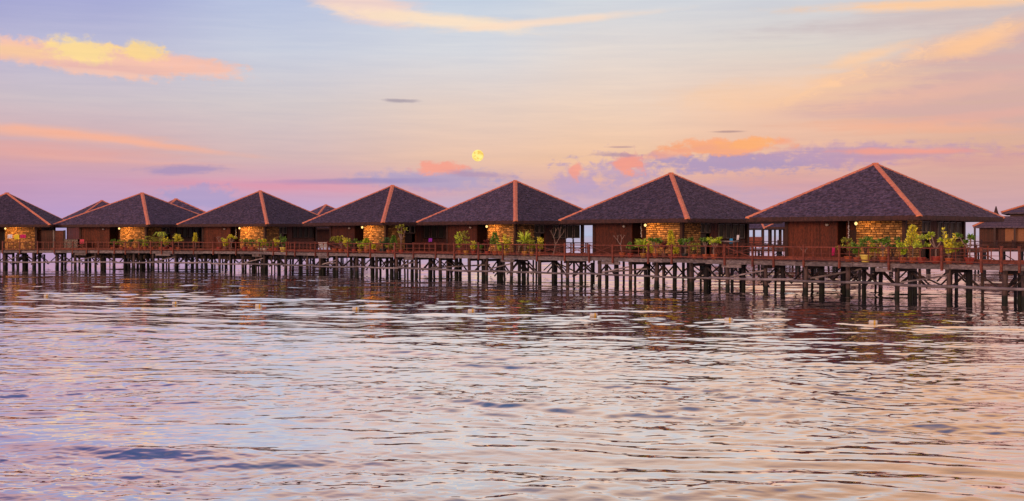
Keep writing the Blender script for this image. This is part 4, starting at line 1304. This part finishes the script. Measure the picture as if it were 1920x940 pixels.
cloth(19, 440, 447, 9, 'cloth_white', 'white towel hung over the rail of the leftmost bungalow', -.2)
cloth(31.5, 440, 449, 9, 'cloth_yellow', 'yellow towel hung between a white and a magenta towel', -.2)
cloth(43.5, 440, 446.5, 11, 'cloth_magenta', 'magenta towel hung right of the yellow towel, leftmost bungalow', -.2)
cloth(1563, 463, 479, 6, 'cloth_magenta', 'magenta cloth hanging before the dark wall of the largest bungalow', 1.9)
cloth(807, 447, 453.5, 9, 'cloth_purple', 'purple towel over the rail left of the middle bungalow', 2.0)
cloth(154, 449, 457, 9, 'cloth_pink', 'pink cloth hung before the second bungalow from the left', 1.2)
cloth(1371.5, 447.5, 456.5, 7, 'cloth_blue', 'blue towel hung at the right end of the second bungalow from the right', 1.6)
cloth(1384, 441, 450, 5, 'cloth_white', 'small white cloth right of the blue towel', 1.7)


def chair(px, off, lab, m='rail', back=.95, lean=.15, seat='post'):
    p, d, n = on_walk(px, off); o_ = thing('chair', lab, 'chair', (p.x, p.y, ZD + .006), math.atan2(d.y, d.x) + .4, 'chairs on the terraces')
    for x in (-.25, .25):
        for y in (-.22, .22):
            link('leg', box_me('leg', m, x - .025, x + .025, y - .025, y + .025, 0, .45), o_)
    link('seat', box_me('seat', m, -.28, .28, -.26, .26, .452, .49), o_)
    for k in range(5):
        b_ = MB(); b_.beam((-.22 + k * .11, .24, .492), (-.22 + k * .11, .24 + lean, back), .06, .025, (0, 1, 0)); link('back_slat', b_.mesh('back_slat', m), o_)
    b_ = MB(); b_.beam((-.28, .25 + lean, back + .03), (.28, .25 + lean, back + .03), .05, .06); link('back_rail', b_.mesh('back_rail', m), o_)


chair(603, 2.6, 'pale chair, left one behind the rail between third and fourth bungalows from the left', 'cloth_white')
chair(612, 2.5, 'pale chair, right one behind the rail between third and fourth bungalows from the left', 'cloth_white')
chair(1350, 2.3, 'dark slatted chair with a tall leaning back beside the frangipanis, second bungalow from the right', 'rail', 1.5, .6)
chair(1046, 2.4, 'chair behind the rail at the right end of the middle bungalow', 'framed')

# wood table under the blue towel
p, d, n = on_walk(1371, 1.75)
tb = thing('table', 'slatted wooden table under the eave behind the blue towel', 'table', (p.x, p.y, ZD + .006), math.atan2(d.y, d.x))
link('tabletop', box_me('tabletop', 'leaf_olive' if False else 'grey', -.8, .8, .1, .6, 1.26, 1.36), tb)
for x in (-.7, .7):
    for y in (.15, .55): link('leg', box_me('leg', 'rail', x - .04, x + .04, y - .04, y + .04, 0, 1.258), tb)

# dark slatted storage box beside the privacy screen
p, d, n = on_walk(135, 2.2)
sb = thing('storage_box', 'dark slatted wooden box right of the board screen, before the second bungalow from the left', 'box', (p.x, p.y, ZD + .006), math.atan2(d.y, d.x))
for k in range(7): link('slat', box_me('slat', 'post', -.85, .85, -.3, -.26, .06 + k * .17, .2 + k * .17), sb)
link('lid', box_me('lid', 'post', -.9, .9, -.34, .34, 1.26, 1.31), sb)
link('box_body', box_me('box_body', 'door', -.82, .82, -.255, .28, 0, 1.255), sb)

# shell wind chimes
for px, y0, y1, off, lab in ((1591, 423, 448, 3.2, 'string of white shells hanging in the dark entrance of the largest bungalow'),
                             (1202, 425, 446, 2.6, 'thin hanging string in the dark entrance of the second bungalow from the right'),
                             (442, 431, 446, 2.3, 'pale hanging string left of the brightest lamplit wall')):
    p, d, n = on_walk(px, off); za, zb = zpx(y0, p.y), zpx(y1, p.y)
    wc = thing('wind_chime', lab, 'wind chime', (p.x, p.y, za))
    b_ = MB(); b_.tube([(0, 0, ZW - za), (0, 0, zb - za)], .008, 4); link('string', b_.mesh('string', 'shell'), wc)
    k = 0; z = -.05
    while z > zb - za:
        b_ = MB(); b_.lathe([(.01, -.05), (.05, -.02), (.055, .01), (.01, .04)], 7); link('shell', b_.mesh('shell', 'shell'), wc, (random.uniform(-.03, .03), 0, z), (random.random(), random.random(), 0))
        z -= .13

# ------------------------------------------------------------------ mooring floats on the water
FL = [(87, 557, 'leftmost small pale float on the water'), (328, 571, 'small pale float, second from the left on the water'),
      (485, 576, 'pale float on the water below the third bungalow from the left'), (667, 582, 'pale float on the water below the lamplit bungalow left of the moon'),
      (884, 586, 'cream and yellow float on the water below left of the middle bungalow'), (1113, 594, 'cream float on the water between the middle bungalow and its right neighbour'),
      (1366, 603, 'cream float on the water below the right end of the second bungalow from the right'), (1637, 608, 'rightmost cream float on the water below the largest bungalow')]
for i, (px, py, lab) in enumerate(FL):
    Y = HC * FPX / (py - HOR); X = (px - 960) / FPX * Y; s_ = .8 if i < 2 else 1.0
    fo = thing('float', lab, 'float', (X, Y, .02), random.uniform(-.4, .4), 'mooring floats on the water')
    b_ = MB(); b_.tube([(-.19 * s_, 0, .06), (-.16 * s_, 0, .06), (.16 * s_, 0, .06), (.19 * s_, 0, .06)], [.06, .1 * s_, .1 * s_, .06], 12); link('float_body', b_.mesh('float_body', 'float_white', True), fo)
    b_ = MB(); b_.tube([(.03, 0, .06), (.11, 0, .06)], .105 * s_, 12); link('band', b_.mesh('band', 'float_yellow'), fo)
